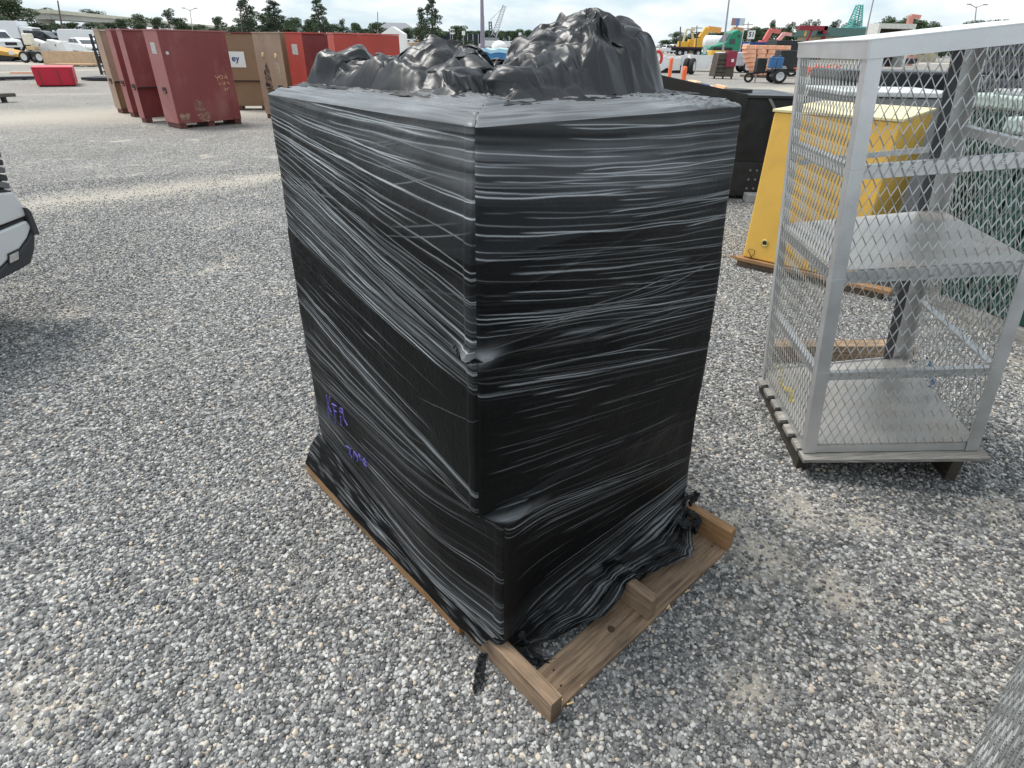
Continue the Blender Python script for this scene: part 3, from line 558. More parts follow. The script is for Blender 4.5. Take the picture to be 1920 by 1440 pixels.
def sheet():
    """draped crumpled polythene: broad mounds, folds running down from their tops, flat facets with straight creases"""
    N2 = 300; ZT = 1.566; L0, F0, R0 = G(572, 165, 1.56)[:2], G(945, 202, 1.56)[:2], G(1290, 181, 1.56)[:2]; K0 = L0 + R0 - F0 + np.array([0, .1])
    I, J = np.meshgrid(np.linspace(0, 1, N2), np.linspace(0, 1, N2), indexing='ij'); e = np.minimum(np.minimum(I, 1 - I), np.minimum(J, 1 - J))
    wx, wy = (I + .035 * (fbm(I * 4, J * 4 + 3, 3) - .5)).clip(0, 1), (J + .035 * (fbm(I * 4 + 9, J * 4, 3) - .5)).clip(0, 1)
    def mound(cs, ct, rs_, rt, H, p): return H * np.clip(1 - (((wx - cs) / rs_) ** 2 + ((wy - ct) / rt) ** 2) ** (p / 2), 0, 1)
    h = .022 * np.clip(e / .03, 0, 1)
    for m_ in MOUNDS: h = np.maximum(h, (mound(*m_) + .012) * np.clip(e / .055, 0, 1) ** .7)
    def tri(x): return np.abs((x % 1) * 2 - 1)
    for cs, ct, rad, amp, nf, sd in DRAPES:
        dx, dy = wx - cs, wy - ct; r = np.hypot(dx, dy); th = np.arctan2(dy, dx) / (2 * math.pi) + .5; f = tri(th * nf + .9 * fbm(th * 5 + sd, r * 5 + sd, 2)); h = h + amp * (f - .5) * np.clip(r / rad * 1.6, 0, 1) * np.clip((rad - r) / rad * 2.2, 0, 1)
    def facets(n_c, slope, seed):
        rs = np.random.default_rng(seed); n1 = n_c + 3; ox, oy = rs.uniform(0, 1, (2, n1, n1)); gx, gy = rs.normal(0, slope * .40, (2, n1, n1)); oz = rs.uniform(-.25, .25, (n1, n1)) * slope; X, Y = wx * n_c, wy * n_c; ix, iy = np.floor(X).astype(int), np.floor(Y).astype(int); best = None
        for di in (-1, 0, 1):
            for dj in (-1, 0, 1):
                a, b2 = (ix + di + 1).clip(0, n1 - 1), (iy + dj + 1).clip(0, n1 - 1); cx, cy = a - 1 + ox[a, b2], b2 - 1 + oy[a, b2]; v = oz[a, b2] + gx[a, b2] * (X - cx) + gy[a, b2] * (Y - cy) - .9 * slope * np.hypot(X - cx, Y - cy); best = v if best is None else np.maximum(best, v)
        best = best / n_c * .85; return best - best.mean()
    h = h + np.clip(e * 14, 0, 1) * (.70 * facets(4, .6, 31) + .85 * facets(9, .65, 32) + .60 * facets(18, .65, 34) + .30 * facets(36, .6, 35))
    # sideways crumple so that steep sides are creased as well
    sx_, sy_ = .8 * facets(5, .6, 18) + .45 * facets(12, .6, 19), .8 * facets(5, .6, 20) + .45 * facets(12, .6, 21)
    P2 = ((1 - I) * (1 - J))[..., None] * F0 + (I * (1 - J))[..., None] * L0 + ((1 - I) * J)[..., None] * R0 + (I * J)[..., None] * K0; k = np.clip(e * 10, 0, 1) * np.clip(h / .05, 0, 1)
    P2 = P2 + np.stack([sx_ * k, sy_ * k], -1); z = ZT + np.maximum(h, -.004 * (e > 0)); q = np.concatenate([P2, z[..., None]], -1)
    t = thing('plastic_sheet', 'crumpled black plastic sheet heaped on top of the wrapped load', 'plastic sheet', (*q.reshape(-1, 3).mean(0)[:2], 1.56))
    npmesh('sheet', q.reshape(-1, 3), gridq(N2, N2)[:, ::-1], sheet_mat(), t)
    rim = np.concatenate([q[::-4, 0], q[0, 1::4]]); c = q.reshape(-1, 3).mean(0); m = 16; kk = len(rim); rows = []; L_ = np.arange(kk) * .5
    for j in range(m):
        f = j / (m - 1); out = rim - c; out[:, 2] = 0; out /= np.linalg.norm(out, axis=1)[:, None]; wdt = .03 + .06 * fbm(L_ * .22, L_ * 0 + 2, 3)
        p = rim + out * (f * wdt - .02)[:, None]; p[:, 2] = 1.574 + .018 * (fbm(L_ * 1.0, f * 3.0 + 0 * L_, 4) - .35) * (1 - .5 * f) - .006 * f; rows.append(p)
    rr = np.stack(rows, 1); npmesh('sheet_hem', rr.reshape(-1, 3), gridq(kk, m), bpy.data.materials['black polythene sheet'], t)
MOUNDS = [(.76, .22, .42, .34, .105, 1.6), (.54, .28, .30, .32, .110, 1.8), (.36, .42, .2, .2, .055, 1.5), (.21, .64, .26, .28, .180, 2.6), (.20, .48, .20, .28, .125, 1.8), (.18, .80, .18, .185, .170, 3.6), (.15, .34, .14, .20, .085, 1.6), (.10, .18, .12, .12, .04, 1.5)]
DRAPES = [(.24, .66, .36, .045, 7, 1.0), (.66, .24, .36, .022, 9, 4.0), (.18, .45, .20, .014, 6, 7.0)]
sheet()

# ------------------------------------------------------------------ pallet under the load
WB = wood('weathered brown pallet wood', (.50, .345, .22), (.15, .095, .058)); WO = wood('fresh orange pallet wood', (.52, .30, .14), (.26, .13, .055)); WD = wood('dark pallet wood', (.20, .135, .09), (.07, .048, .032))
WG = wood('grey weathered wood', (.46, .44, .40), (.16, .145, .125))
pallet_root = thing('wooden_pallet', 'brown wooden pallet with bare stringer ends under the black wrapped load', 'pallet', (*PALLET_NEAR[:2], 0))
pu = (PALLET_RIGHT - PALLET_NEAR)[:2]; PLW = np.linalg.norm(pu); pu = pu / PLW; pv = (PALLET_BACK - PALLET_NEAR)[:2]; PLL = np.linalg.norm(pv); pv /= PLL
def PW(u, v, z): return (PALLET_NEAR[0] + pu[0] * u + pv[0] * v, PALLET_NEAR[1] + pu[1] * u + pv[1] * v, z)
random.seed(11)
def pboard(name, u0, u1, v0, v1, z0, z1, m, along, parent=pallet_root):
    b = MB(); j = lambda: random.uniform(-.003, .003)
    n = 7; ax = 0 if along == 'u' else 1
    # a board with slightly uneven edges
    for k in range(n):
        f0, f1 = k / n, (k + 1) / n
        pass
    pts = []
    for k in range(n + 1):
        f = k / n; a, c = random.uniform(-.0022, .0022), random.uniform(-.0022, .0022)
        if along == 'u': x = u0 + (u1 - u0) * f; ring = [(x, v0 + a, z0), (x, v1 + c, z0), (x, v1 + c, z1 + a * .5), (x, v0 + a, z1 + c * .5)]
        else: y = v0 + (v1 - v0) * f; ring = [(u0 + a, y, z0), (u1 + c, y, z0), (u1 + c, y, z1 + a * .5), (u0 + a, y, z1 + c * .5)]
        pts += [PW(*p) for p in ring]
    fs = [(4 * k + i, 4 * k + (i + 1) % 4, 4 * k + 4 + (i + 1) % 4, 4 * k + 4 + i) for k in range(n) for i in range(4)] + [(3, 2, 1, 0), (4 * n, 4 * n + 1, 4 * n + 2, 4 * n + 3)]
    if along == 'u': fs = [q[::-1] for q in fs]
    b.add(pts, fs); d = pu if along == 'u' else pv
    o = b.build(name, m, parent, uvaxis=(d[0], d[1], 0), bevel=.0025); return o
pboard('bottom_board', .045, PLW + .003, 0.004, .135, 0.0, .018, WB, 'u')
pboard('bottom_board', .045, PLW - .045, .70, .80, 0.0, .018, WD, 'u'); pboard('bottom_board', .045, PLW - .045, 1.40, 1.50, 0.0, .018, WD, 'u')
pboard('stringer', 0.0, .042, -.004, PLL, 0.0, .095, WB, 'v'); pboard('stringer', PLW / 2 - .02, PLW / 2 + .02, .012, PLL, .020, .112, WB, 'v'); pboard('stringer', PLW - .040, PLW, .0, PLL, .020, .112, WO, 'v')
for k in range(8): pboard('deck_board', .075, PLW - .02, .28 + k * .155, .28 + k * .155 + .10, .113 if k else .113, .129, WD, 'u')
# bottom left edge boards seen below the film
pboard('side_board', -.018, -.002, .40, PLL, .006, .060, WO, 'v')
for (px, py, ln, an) in ((1078, 1295, .03, .6), (1052, 1328, .028, 1.4), (1063, 1320, .02, .2), (1250, 1142, .02, .9), (1285, 1280 - 170, .02, .4)):
    c = G(px, py, .014); sp = MB(); sp.bar((c[0], c[1], .012), (c[0] + ln * math.cos(an), c[1] + ln * math.sin(an), .018), .004, .003); sp.build('splinter', mat('fresh wood', (.72, .52, .22), .7), pallet_root)
for u, v in ((.10, .05), (.52, .035), (.50, .10), (.12, .10), (PLW - .06, .05)): MB().tube(PW(u, v, .018), PW(u, v, .0195), .004, 8).build('nail_head', mat('rusty nail', (.09, .05, .035), .6, .5), pallet_root)
nl = MB(); nl.tube(PW(.37, .075, .0182), PW(.37, .075, .0189), .013, 14); nl.build('wood_knot', mat('dark knot', (.08, .045, .03), .8), pallet_root)
# ------------------------------------------------------------------ aluminium mesh cage on its grey pallet
ALU = mat('mill aluminium', (.66, .665, .665), .38, .7, .10, 6, .0004, 120, dirt=(.40, .38, .36), damt=.35)
ALUD = mat('dull aluminium mesh', (.50, .50, .48), .5, .55, .08, 8)
PLATE = mat('aluminium plate', (.52, .49, .455), .42, .6, .14, 5, .0006, 60, dirt=(.40, .29, .21), dscale=2.6, damt=.7)
BLACKSTEEL = mat('black painted steel', (.018, .019, .021), .5, .1, .3, 5, .0005, 80, dirt=(.06, .055, .05))
def _rot(rx, ry, rz):
    return Matrix.Rotation(rz, 4, 'Z') @ Matrix.Rotation(ry, 4, 'Y') @ Matrix.Rotation(rx, 4, 'X')
CW, CD, CH, CSH = .679, .768, 1.60, .824
cage = thing('mesh_cage', 'open aluminium cage of expanded metal with a shelf, standing on a grey pallet', 'cage', (1.333, 2.172, .13))
cage.matrix_basis = Matrix.Translation((1.333, 2.172, .13)) @ _rot(-.030, -.119, -.153)
cage_obs = {(0, 0, 0): (1507, 850), (1, 0, 0): (1834, 845), (0, 1, 0): (1428, 705), (1, 1, 0): (1694, 680), (0, 0, 1): (1632, 77), (0, 1, 1): (1499, 82), (1, 1, 1): (1852, 44), (1, 0, 1): (2100, 27)}
_off = {}
for k, (px, py) in cage_obs.items():        # the real frame is slightly racked: corners as measured
    p = cage.matrix_basis @ Vector((k[0] * CW, k[1] * CD, k[2] * CH)); v = ray(px, py); pc = np.array(p) - CP; tgt = CP + v * (pc @ CF) / (v @ CF)
    _off[k] = Vector([float(a) for a in tgt]) - p
_inv = cage.matrix_basis.inverted().to_3x3()
def CG(x, y, z):        # cage coordinates (fractions of width, depth; metres up) -> local point with the racking applied
    a, b, c = x / CW, y / CD, z / CH; o = Vector()
    for (i, j, k), d in _off.items(): o += d * ((a if i else 1 - a) * (b if j else 1 - b) * (c if k else 1 - c))
    return Vector((x, y, z)) + _inv @ o
def cbox(name, x0, x1, y0, y1, z0, z1, m=ALU, parent=cage, bevel=0):
    return MB().hexa([CG(x0, y0, z0), CG(x1, y0, z0), CG(x1, y1, z0), CG(x0, y1, z0), CG(x0, y0, z1), CG(x1, y0, z1), CG(x1, y1, z1), CG(x0, y1, z1)]).build(name, m, parent, local=True, bevel=bevel)
def cangle(name, c, size, th, sx, sy, z0=0, z1=CH):       # vertical angle section at corner c opening toward (sx, sy)
    b = MB(); x, y = c
    for (xa, xb, ya, yb) in ((x, x + sx * size, y, y + sy * th), (x, x + sx * th, y + sy * th, y + sy * size)):
        x0, x1 = sorted((xa, xb)); y0, y1 = sorted((ya, yb)); n = 4
        for k in range(n):
            a0, a1 = z0 + (z1 - z0) * k / n, z0 + (z1 - z0) * (k + 1) / n
            b.hexa([CG(x0, y0, a0), CG(x1, y0, a0), CG(x1, y1, a0), CG(x0, y1, a0), CG(x0, y0, a1), CG(x1, y0, a1), CG(x1, y1, a1), CG(x0, y1, a1)])
    return b.build(name, ALU, cage, local=True, bevel=.001)
cangle('post', (0, 0), .048, .005, 1, 1); cangle('post', (CW, 0), .048, .005, -1, 1); cangle('post', (0, CD), .042, .005, 1, -1)
cangle('post', (CW, CD), .058, .006, -1, -1)
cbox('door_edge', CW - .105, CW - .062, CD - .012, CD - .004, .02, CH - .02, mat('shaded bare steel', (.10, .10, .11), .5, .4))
# rails: bottom, two intermediate, shelf and top on the front and both sides
for z, hgt in ((.0, .036), (.36, .034), (1.165, .048)):
    cbox('rail', .049, CW - .049, .006, .010, z, z + hgt); cbox('rail', .049, CW - .049, .010, .034, z + hgt - .004, z + hgt)
    for x0, x1, x2 in ((.006, .010, .034), (CW - .010, CW - .006, CW - .034)):
        cbox('rail', x0, x1, .049, CD - .05, z, z + hgt); cbox('rail', min(x1, x2) if x2 > x1 else x2, max(x1, x2) if x2 > x1 else x0, .049, CD - .05, z + hgt - .004, z + hgt)
cbox('rail', .049, CW - .049, .006, .010, CSH - .044, CSH + .004); cbox('rail', .006, .010, .049, CD - .05, CSH - .044, CSH + .004); cbox('rail', CW - .010, CW - .006, .049, CD - .05, CSH - .044, CSH + .004)
cbox('rail', .05, CW - .06, CD - .010, CD - .006, .02, .05); cbox('rail', .05, CW - .11, CD - .012, CD - .008, 1.10, 1.125)
cbox('shelf', .012, CW - .012, .012, CD - .012, CSH + .005, CSH + .009, PLATE); cbox('floor_plate', .006, CW - .006, .011, CD - .012, .037, .041, PLATE)
# top: plate with a folded down rim
cbox('top_rim', .0, CW, -.004, .0005 - .001, CH - .052, CH + .002); cbox('top_rim', -.004, -.0005, -.004, CD, CH - .052, CH + .002); cbox('top_rim', CW + .0005, CW + .004, -.004, CD, CH - .052, CH + .002); cbox('top_rim', 0, CW, CD + .0005, CD + .004, CH - .052, CH + .002)
cbox('top_plate', -.006, CW + .006, -.006, CD + .006, CH + .0025, CH + .006, mat('bright aluminium sheet', (.80, .80, .79), .42, .35, .05, 5))
# expanded metal: flattened diamonds
def panel(P0, ax_u, len_u, len_z, nrm, seed, z0=.0):
    b = MB(); cw, chh = .0335, .066; wd = .0031; nu, nzz = int(len_u / cw), int(len_z / chh); cw = len_u / nu; chh = len_z / nzz
    for i in range(nu):
        for j in range(nzz):
            u0, uz = i * cw, z0 + j * chh; L_, T_, R2, B_ = (u0, uz + chh / 2), (u0 + cw / 2, uz + chh), (u0 + cw, uz + chh / 2), (u0 + cw / 2, uz)
            for p, q in ((L_, T_), (T_, R2), (R2, B_), (B_, L_)):
                pts = []
                dx, dz = q[0] - p[0], q[1] - p[1]; ln = math.hypot(dx, dz); ox, oz = -dz / ln * wd / 2, dx / ln * wd / 2
                tw = .0010
                for s_, e in ((1, tw), (-1, -tw)):
                    for r in (p, q): pts.append((r[0] + ox * s_, r[1] + oz * s_, e))
                a, bq, c, d = [Vector(P0) + Vector(ax_u) * t[0] + Vector((0, 0, t[1])) + Vector(nrm) * t[2] for t in pts]
                a2, b2, c2, d2 = [q_ + Vector(nrm) * .0016 for q_ in (a, bq, c, d)]
                pp = [CG(*v) for v in (a, bq, d, c, a2, b2, d2, c2)]; b.add(pp, [(0, 1, 2, 3), (7, 6, 5, 4), (0, 4, 5, 1), (2, 6, 7, 3)])
    return b
panel((.045, .0012, 0), (1, 0, 0), CW - .09, CH - .09, (0, 1, 0), 1, .037).build('front_mesh', ALUD, cage, local=True)
panel((.0012, .045, 0), (0, 1, 0), CD - .09, CH - .09, (1, 0, 0), 2, .037).build('side_mesh', ALUD, cage, local=True)
panel((CW - .0042, .045, 0), (0, 1, 0), CD - .09, CH - .09, (1, 0, 0), 3, .037).build('side_mesh', ALUD, cage, local=True)
CLIP = mat('bright clip', (.8, .8, .8), .25, .9)
for z in (.377, .80, 1.19):
    for x in (.20, .34, .48): MB().bar(CG(x - .010, -.001, z), CG(x + .010, -.001, z + .004), .004, .004).bar(CG(x - .010, -.001, z - .006), CG(x + .010, -.001, z - .002), .004, .004).build('clip', CLIP, cage, local=True)
# rust rings left by drums on the shelf (stains lying on the plate)
RING = mat('rust ring', (.36, .27, .21), .6, .2)
for x, y in ((.17, .20), (.42, .52), (.20, .55), (.50, .22)):
    b = MB(); n = 36
    for i in range(n):
        if (i * 7 + int(x * 100)) % 9 == 0: continue
        a0, a1 = 2 * math.pi * i / n, 2 * math.pi * (i + 1) / n; r0, r1 = .108, .112
        q = [CG(x + r * math.cos(a), y + r * math.sin(a), CSH + .0096) for r, a in ((r0, a0), (r1, a0), (r1, a1), (r0, a1))]; b.add(q, [(0, 1, 2, 3)])
    b.build('stain_ring', RING, cage, local=True)
def cgw(x, y, z): return cage.matrix_basis @ CG(x, y, z)
# pallet under the cage
cp = thing('grey_pallet', 'weathered grey wooden pallet with a split front board under the aluminium cage', 'pallet', (1.36, 2.2, 0))
def cpb(name, x0, x1, y0, y1, z0, z1, m=WG, ax=(1, 0, 0)):
    w = [cage.matrix_basis @ CG(x, y, 0) for x, y in ((x0, y0), (x1, y0), (x1, y1), (x0, y1))]
    b = MB().hexa([(p.x, p.y, p.z + z0) for p in w] + [(p.x, p.y, p.z + z1) for p in w]); o = b.build(name, m, cp, uvaxis=ax, bevel=.003); return o
WK = wood('shade darkened wood', (.085, .07, .05), (.03, .025, .02))  # near-black colour puts the shadow below the deck into the bearers
def cblock(x0, x1, y0, y1):
    w = [cage.matrix_basis @ CG(x, y, 0) for x, y in ((x0, y0), (x1, y0), (x1, y1), (x0, y1))]
    return MB().hexa([(p.x, p.y, 0) for p in w] + [(p.x, p.y, p.z - .0255) for p in w])  .build('bearer', WK, cp, uvaxis=(0, 1, 0), bevel=.004)
cpb('front_board', -.012, CW + .03, -.046, .030, -.0225, -.004)
for k in range(6): cpb('deck_board', -.014 - .005 * (k % 3), CW + .02, .045 + k * .125, .045 + k * .125 + .088, -.0225, -.002)
cblock(.0, .045, .03, CD); cblock(CW - .04, CW + .008, .05, CD)
tbm = thing('timber', 'brown squared timber lying on the gravel just behind the mesh cage', 'timber', (*G(1560, 676)[:2], 0))
ta0, ta1 = G(1436, 672), G(1700, 672); MB().bar((ta0[0], ta0[1], .055), (ta1[0], ta1[1], .055), .10, .11).build('beam', WB, tbm, uvaxis=(1, 0, 0), bevel=.004)
# loose straps and tie hanging in the cage
def strap(name, label, pts, col, group=None, r=.010, seed=1):
    rs = random.Random(seed); b = MB(); P_ = [Vector(p) for p in pts]; prev = P_[0]
    for k in range(26):
        f = k / 25 * (len(P_) - 1); i = min(int(f), len(P_) - 2); q = P_[i].lerp(P_[i + 1], f - i) + Vector([rs.uniform(-1, 1) * r * 1.3 for _ in range(3)])
        if (q - prev).length > 1e-4: b.bar(prev, q, r * 1.2, .002, up=(rs.uniform(-.5, .5), rs.uniform(-.5, .5), 1))
        prev = q
    o = b.build(name, mat(name + ' cloth', col, .7)); tag(o, label, 'strap', group); return o
strap('ratchet_strap', 'yellow strap with silver ends bundled at the left shelf edge of the cage', [cgw(.035, .62, CSH - .03), cgw(.04, .45, CSH - .04), cgw(.035, .30, CSH - .07), cgw(.04, .20, CSH - .05)], (.75, .58, .05), r=.013, seed=3)
strap('ratchet_strap', 'loose yellow strap lying in the left rear corner of the cage floor', [cgw(.04, .64, .12), cgw(.05, .58, .06), cgw(.06, .45, .055), cgw(.05, .38, .055)], (.72, .55, .06), r=.012, seed=4)
strap('plastic_tie', 'crumpled pale blue plastic tie hanging at the right side of the cage floor', [cgw(CW - .03, .50, .17), cgw(CW - .02, .44, .12), cgw(CW - .03, .40, .07)], (.16, .28, .45), r=.010, seed=5)

# ------------------------------------------------------------------ yellow cabinet behind the cage
YEL = mat('yellow steel', (.90, .53, .10), .5, 0, .08, 3, .0006, 60, dirt=(.60, .36, .12), dscale=2.0, damt=.5)
yb = thing('yellow_cabinet', 'yellow steel cabinet with a round port and brown wire loop, on a splintered wooden base', 'cabinet', (*G(1500, 530)[:2], 0))
yA, yN = G(1388, 499), G(1588, 546); yd = (yN - yA); yd /= np.linalg.norm(yd); ye = np.array([-yd[1], yd[0], 0]); ye = ye if ye[1] > 0 else -ye
YL = np.linalg.norm(yN - yA)
def YP(a, b, z): return tuple(yA[:2] + yd[:2] * a + ye[:2] * b) + (z,)
def yhex(a0, a1, b0, b1, z0, z1): return [YP(a0, b0, z0), YP(a1, b0, z0), YP(a1, b1, z0), YP(a0, b1, z0), YP(a0, b0, z1), YP(a1, b0, z1), YP(a1, b1, z1), YP(a0, b1, z1)]
MB().hexa(yhex(0, YL, 0, 1.25, .09, 1.262)).build('body', YEL, yb, bevel=.012)
MB().hexa(yhex(-.012, YL + .012, -.012, 1.262, 1.264, 1.285)).build('lid', mat('pale yellow top', (.80, .68, .38), .45, 0, .06, 3, dirt=(.55, .45, .28), damt=.4), yb, bevel=.004)
MB().lathe([(0, .030), (.006, .032), (.008, .028), (.008, .019), (-.002, .018)], YP(.165, -.001, .245), tuple(-ye)).build('port_ring', mat('brass fitting', (.62, .50, .18), .4, .3), yb, smooth=True)
MB().lathe([(.0035, .0), (.0036, .018)], YP(.165, -.001, .245), tuple(-ye)).build('port_hole', mat('dark hole', (.03, .03, .025), .8), yb)
wr = MB(); wp = [Vector(YP(.075 + .028 * math.sin(t * 1.0) * (1 + .2 * math.sin(3 * t)), -.012 - .01 * math.cos(t), .15 + .07 * math.cos(t * .5) - .045)) for t in np.linspace(0, 12.4, 40)]
wr.path(wp, .0025, 5); wr.build('wire_loop', mat('brown wire', (.12, .045, .025), .6), yb)
random.seed(4)
for k, (a0, a1, b0, b1, z0, z1) in enumerate(((-.05, YL + .3, -.035, .07, .055, .085), (-.03, YL + .25, -.02, .06, .0, .052), (.0, .09, .08, .95, 0, .05), (YL - .1, YL + .02, .08, .95, 0, .05))):
    MB().hexa(yhex(a0, a1, b0, b1, z0, z1)).build('base_board', WO if k == 0 else WD, yb, uvaxis=(yd[0], yd[1], 0) if k < 2 else (ye[0], ye[1], 0), bevel=.003)
for k in range(7):
    a = -.05 + k * .012; MB().hexa(yhex(a - random.uniform(.02, .07), a + .03, -.03 + k * .012, -.022 + k * .012, .066, .076 + .004 * (k % 3))).build('splinter', WO, yb, uvaxis=(1, 0, 0))
# white drum and brown fittings standing beside the yellow cabinet
def jerry(x, y, h, r, m, nm, lab, cat, rust=None):
    o = thing(nm, lab, cat, (x, y, 0)); MB().lathe([(0, r * .9), (.01, r), (h * .45, r), (h * .47, r * 1.02), (h * .5, r), (h * .95, r), (h, r * .9), (h, 0)], (x, y, 0), (0, 0, 1), 24).build('shell', m, o, smooth=True, bevel=0)
    return o

# ------------------------------------------------------------------ dark green tanks with pale lids
GRN = mat('dark green plastic', (.006, .048, .035), .45, 0, .15, 3, .0006, 50, dirt=(.015, .045, .035)); LID = mat('pale green lid', (.42, .52, .47), .55, 0, .08, 3, .0006, 40, dirt=(.42, .46, .40))
def green_tank(label, x0, y0, rz, L_, D_, H_, lid_h, group='dark green tanks behind the cage'):
    t = thing('green_tank', label, 'tank', (x0, y0, 0), rz, group)
    b = MB(); n = 9
    for k in range(n):      # ribbed side
        a0, a1 = L_ * k / n, L_ * (k + 1) / n - .018
        b.hexa([(a0, 0, .12), (a1, 0, .12), (a1, .03, .12), (a0, .03, .12), (a0, 0, H_ - lid_h), (a1, 0, H_ - lid_h), (a1, .03, H_ - lid_h), (a0, .03, H_ - lid_h)])
    b.box((L_ / 2 - .009, D_ / 2 + .015, (H_ - lid_h) / 2 + .06), (L_ - .02, D_ - .03, H_ - lid_h - .12)); b.build('body', GRN, t, local=True, bevel=.004)
    MB().box((L_ / 2, D_ / 2, H_ - lid_h * .5 + .002), (L_ + .03, D_ + .03, lid_h)).build('lid', LID, t, local=True, bevel=.02)
    MB().box((L_ / 2, D_ / 2, H_ + .022), (L_ * .8, D_ * .7, .04)).build('hatch', mat('grey hatch', (.45, .46, .46), .5), t, local=True, bevel=.012)
    for yy in (.05, D_ - .1): MB().box((L_ / 2, yy, .058), (L_ + .1, .09, .115)).build('skid', WG, t, local=True, uvaxis=(1, 0, 0), bevel=.003)
    return t
gA, gB = G(1748, 578), G(1925, 652); ga = math.atan2(gB[1] - gA[1], gB[0] - gA[0])
green_tank('dark green ribbed tank with pale lid directly behind the cage', gA[0], gA[1], ga, 1.7, 1.0, 1.34, .10)
green_tank('dark green tank with pale lid standing behind the nearer green one', gA[0] + .55, gA[1] + 1.35, ga, 1.5, .9, 1.40, .10)

# ------------------------------------------------------------------ black hopper, foam blocks, dark goods
hp = G(1392, 374); HOP = thing('steel_hopper', 'black steel hopper with sloping lip and bolted underside behind the wrapped load', 'hopper', (hp[0], hp[1], 0))
hx, hy = hp[0], hp[1]
MB().box((hx - .25, hy + .55, .82), (1.45, 1.1, .72)).build('bin', BLACKSTEEL, HOP, bevel=.01)
MB().box((hx - .25, hy + .55, 1.195), (1.52, 1.16, .035)).build('rim', mat('worn black edge', (.035, .036, .038), .4, .3), HOP, bevel=.006)
MB().box((hx - .25, hy + .45, .25), (1.25, .9, .42)).build('undercarriage', mat('dirty black steel', (.03, .03, .03), .7, .1, .4, 8, .002, 40), HOP, bevel=.01)
MB().hexa([(hx - 1.35, hy - .05, 1.20), (hx - .20, hy - .05, .98), (hx - .20, hy + .02, .98), (hx - 1.35, hy + .02, 1.20), (hx - 1.35, hy - .05, 1.42), (hx - .20, hy - .05, 1.22), (hx - .20, hy + .02, 1.22), (hx - 1.35, hy + .02, 1.42)]).build('lip_plate', BLACKSTEEL, HOP, bevel=.008)
MB().tube((hx - .15, hy + .5, 1.213), (hx - .15, hy + .5, 1.245), .17, 24).build('cap', mat('black cap', (.03, .03, .03), .6), HOP)
MB().bar((hx + .05, hy - .012, 1.20), (hx + .25, hy - .012, .95), .03, .02, up=(0, 1, 0)).build('brace', mat('grey strap steel', (.25, .25, .24), .5, .3), HOP)
for i in range(4):
    for j in range(3): MB().lathe([(0, .014), (.012, .012), (.013, 0)], (hx + .02 + i * .085, hy - .003, .14 + j * .11), (0, -1, 0), 8).build('bolt', mat('grey bolt', (.35, .35, .34), .45, .5), HOP)
bk = MB().box((hx + .10, hy - .10, .05), (.22, .16, .10)); tag(bk.build('concrete_block', mat('concrete', (.42, .41, .40), .9, 0, .15, 20, .002, 60), bevel=.008), 'small grey concrete block on the gravel in front of the black hopper', 'block')
PEACH = mat('faded orange foam', (.80, .50, .30), .8, 0, .10, 8, .004, 18, dirt=(.85, .66, .50)); BLUE = mat('dark blue plastic', (.03, .07, .25), .5, 0, .2, 6)
def foam(px0, px1, py0, py1, y, label, m=PEACH, nm='foam_block', cat='foam block', group='faded orange foam blocks behind the load', dep=.5):
    a, b = W(px0, (py0 + py1) / 2, y), W(px1, (py0 + py1) / 2, y); zt, zb = zat(px0, py0, y), zat(px0, py1, y); n = 7; mb = MB(); rs = random.Random(px0)
    for k in range(n):
        x0, x1 = a[0] + (b[0] - a[0]) * k / n, a[0] + (b[0] - a[0]) * (k + 1) / n; t = zt - rs.uniform(0, .05); mb.hexa([(x0, y, zb), (x1 - .004, y, zb), (x1 - .004, y + dep, zb), (x0, y + dep, zb), (x0, y, t), (x1 - .004, y, t), (x1 - .004, y + dep, t), (x0, y + dep, t)])
    o = mb.build(nm, m, bevel=.015); tag(o, label, cat, group); return o
foam(1272, 1312, 152, 215, 9.6, 'left faded orange foam block, between crumpled sheet and blue sleeve'); foam(1329, 1360, 160, 215, 9.6, 'right faded orange foam block, beyond the blue sleeve'); foam(1311, 1330, 158, 216, 9.45, 'dark blue plastic sleeve between two orange foam blocks', BLUE, 'plastic_sleeve', 'sleeve', None)
def plinth(px, py, y, w_, h_):
    pass
def cone_post(px, pyt, pyb, y, label):
    p = W(px, pyb, y); h = zat(px, pyt, y); t = thing('traffic_post', label, 'traffic post', (p[0], p[1], 0), 0, 'orange traffic posts beyond the load')
    MB().lathe([(0.02, .09), (.04, .075), (h - .1, .06), (h - .02, .055), (h, .03), (h, 0)], (0, 0, 0), (0, 0, 1), 14).build('post', mat('orange plastic', (.85, .16, .05), .5), t, local=True, smooth=True)
    MB().box((0, 0, .02), (.36, .36, .04)).build('base', mat('black rubber', (.02, .02, .02), .8), t, local=True, bevel=.01)
cone_post(1279, 124, 165, 17, 'orange traffic post standing just right of the crumpled sheet'); cone_post(1254, 108, 150, 23, 'red orange traffic post partly hidden by the crumpled sheet')

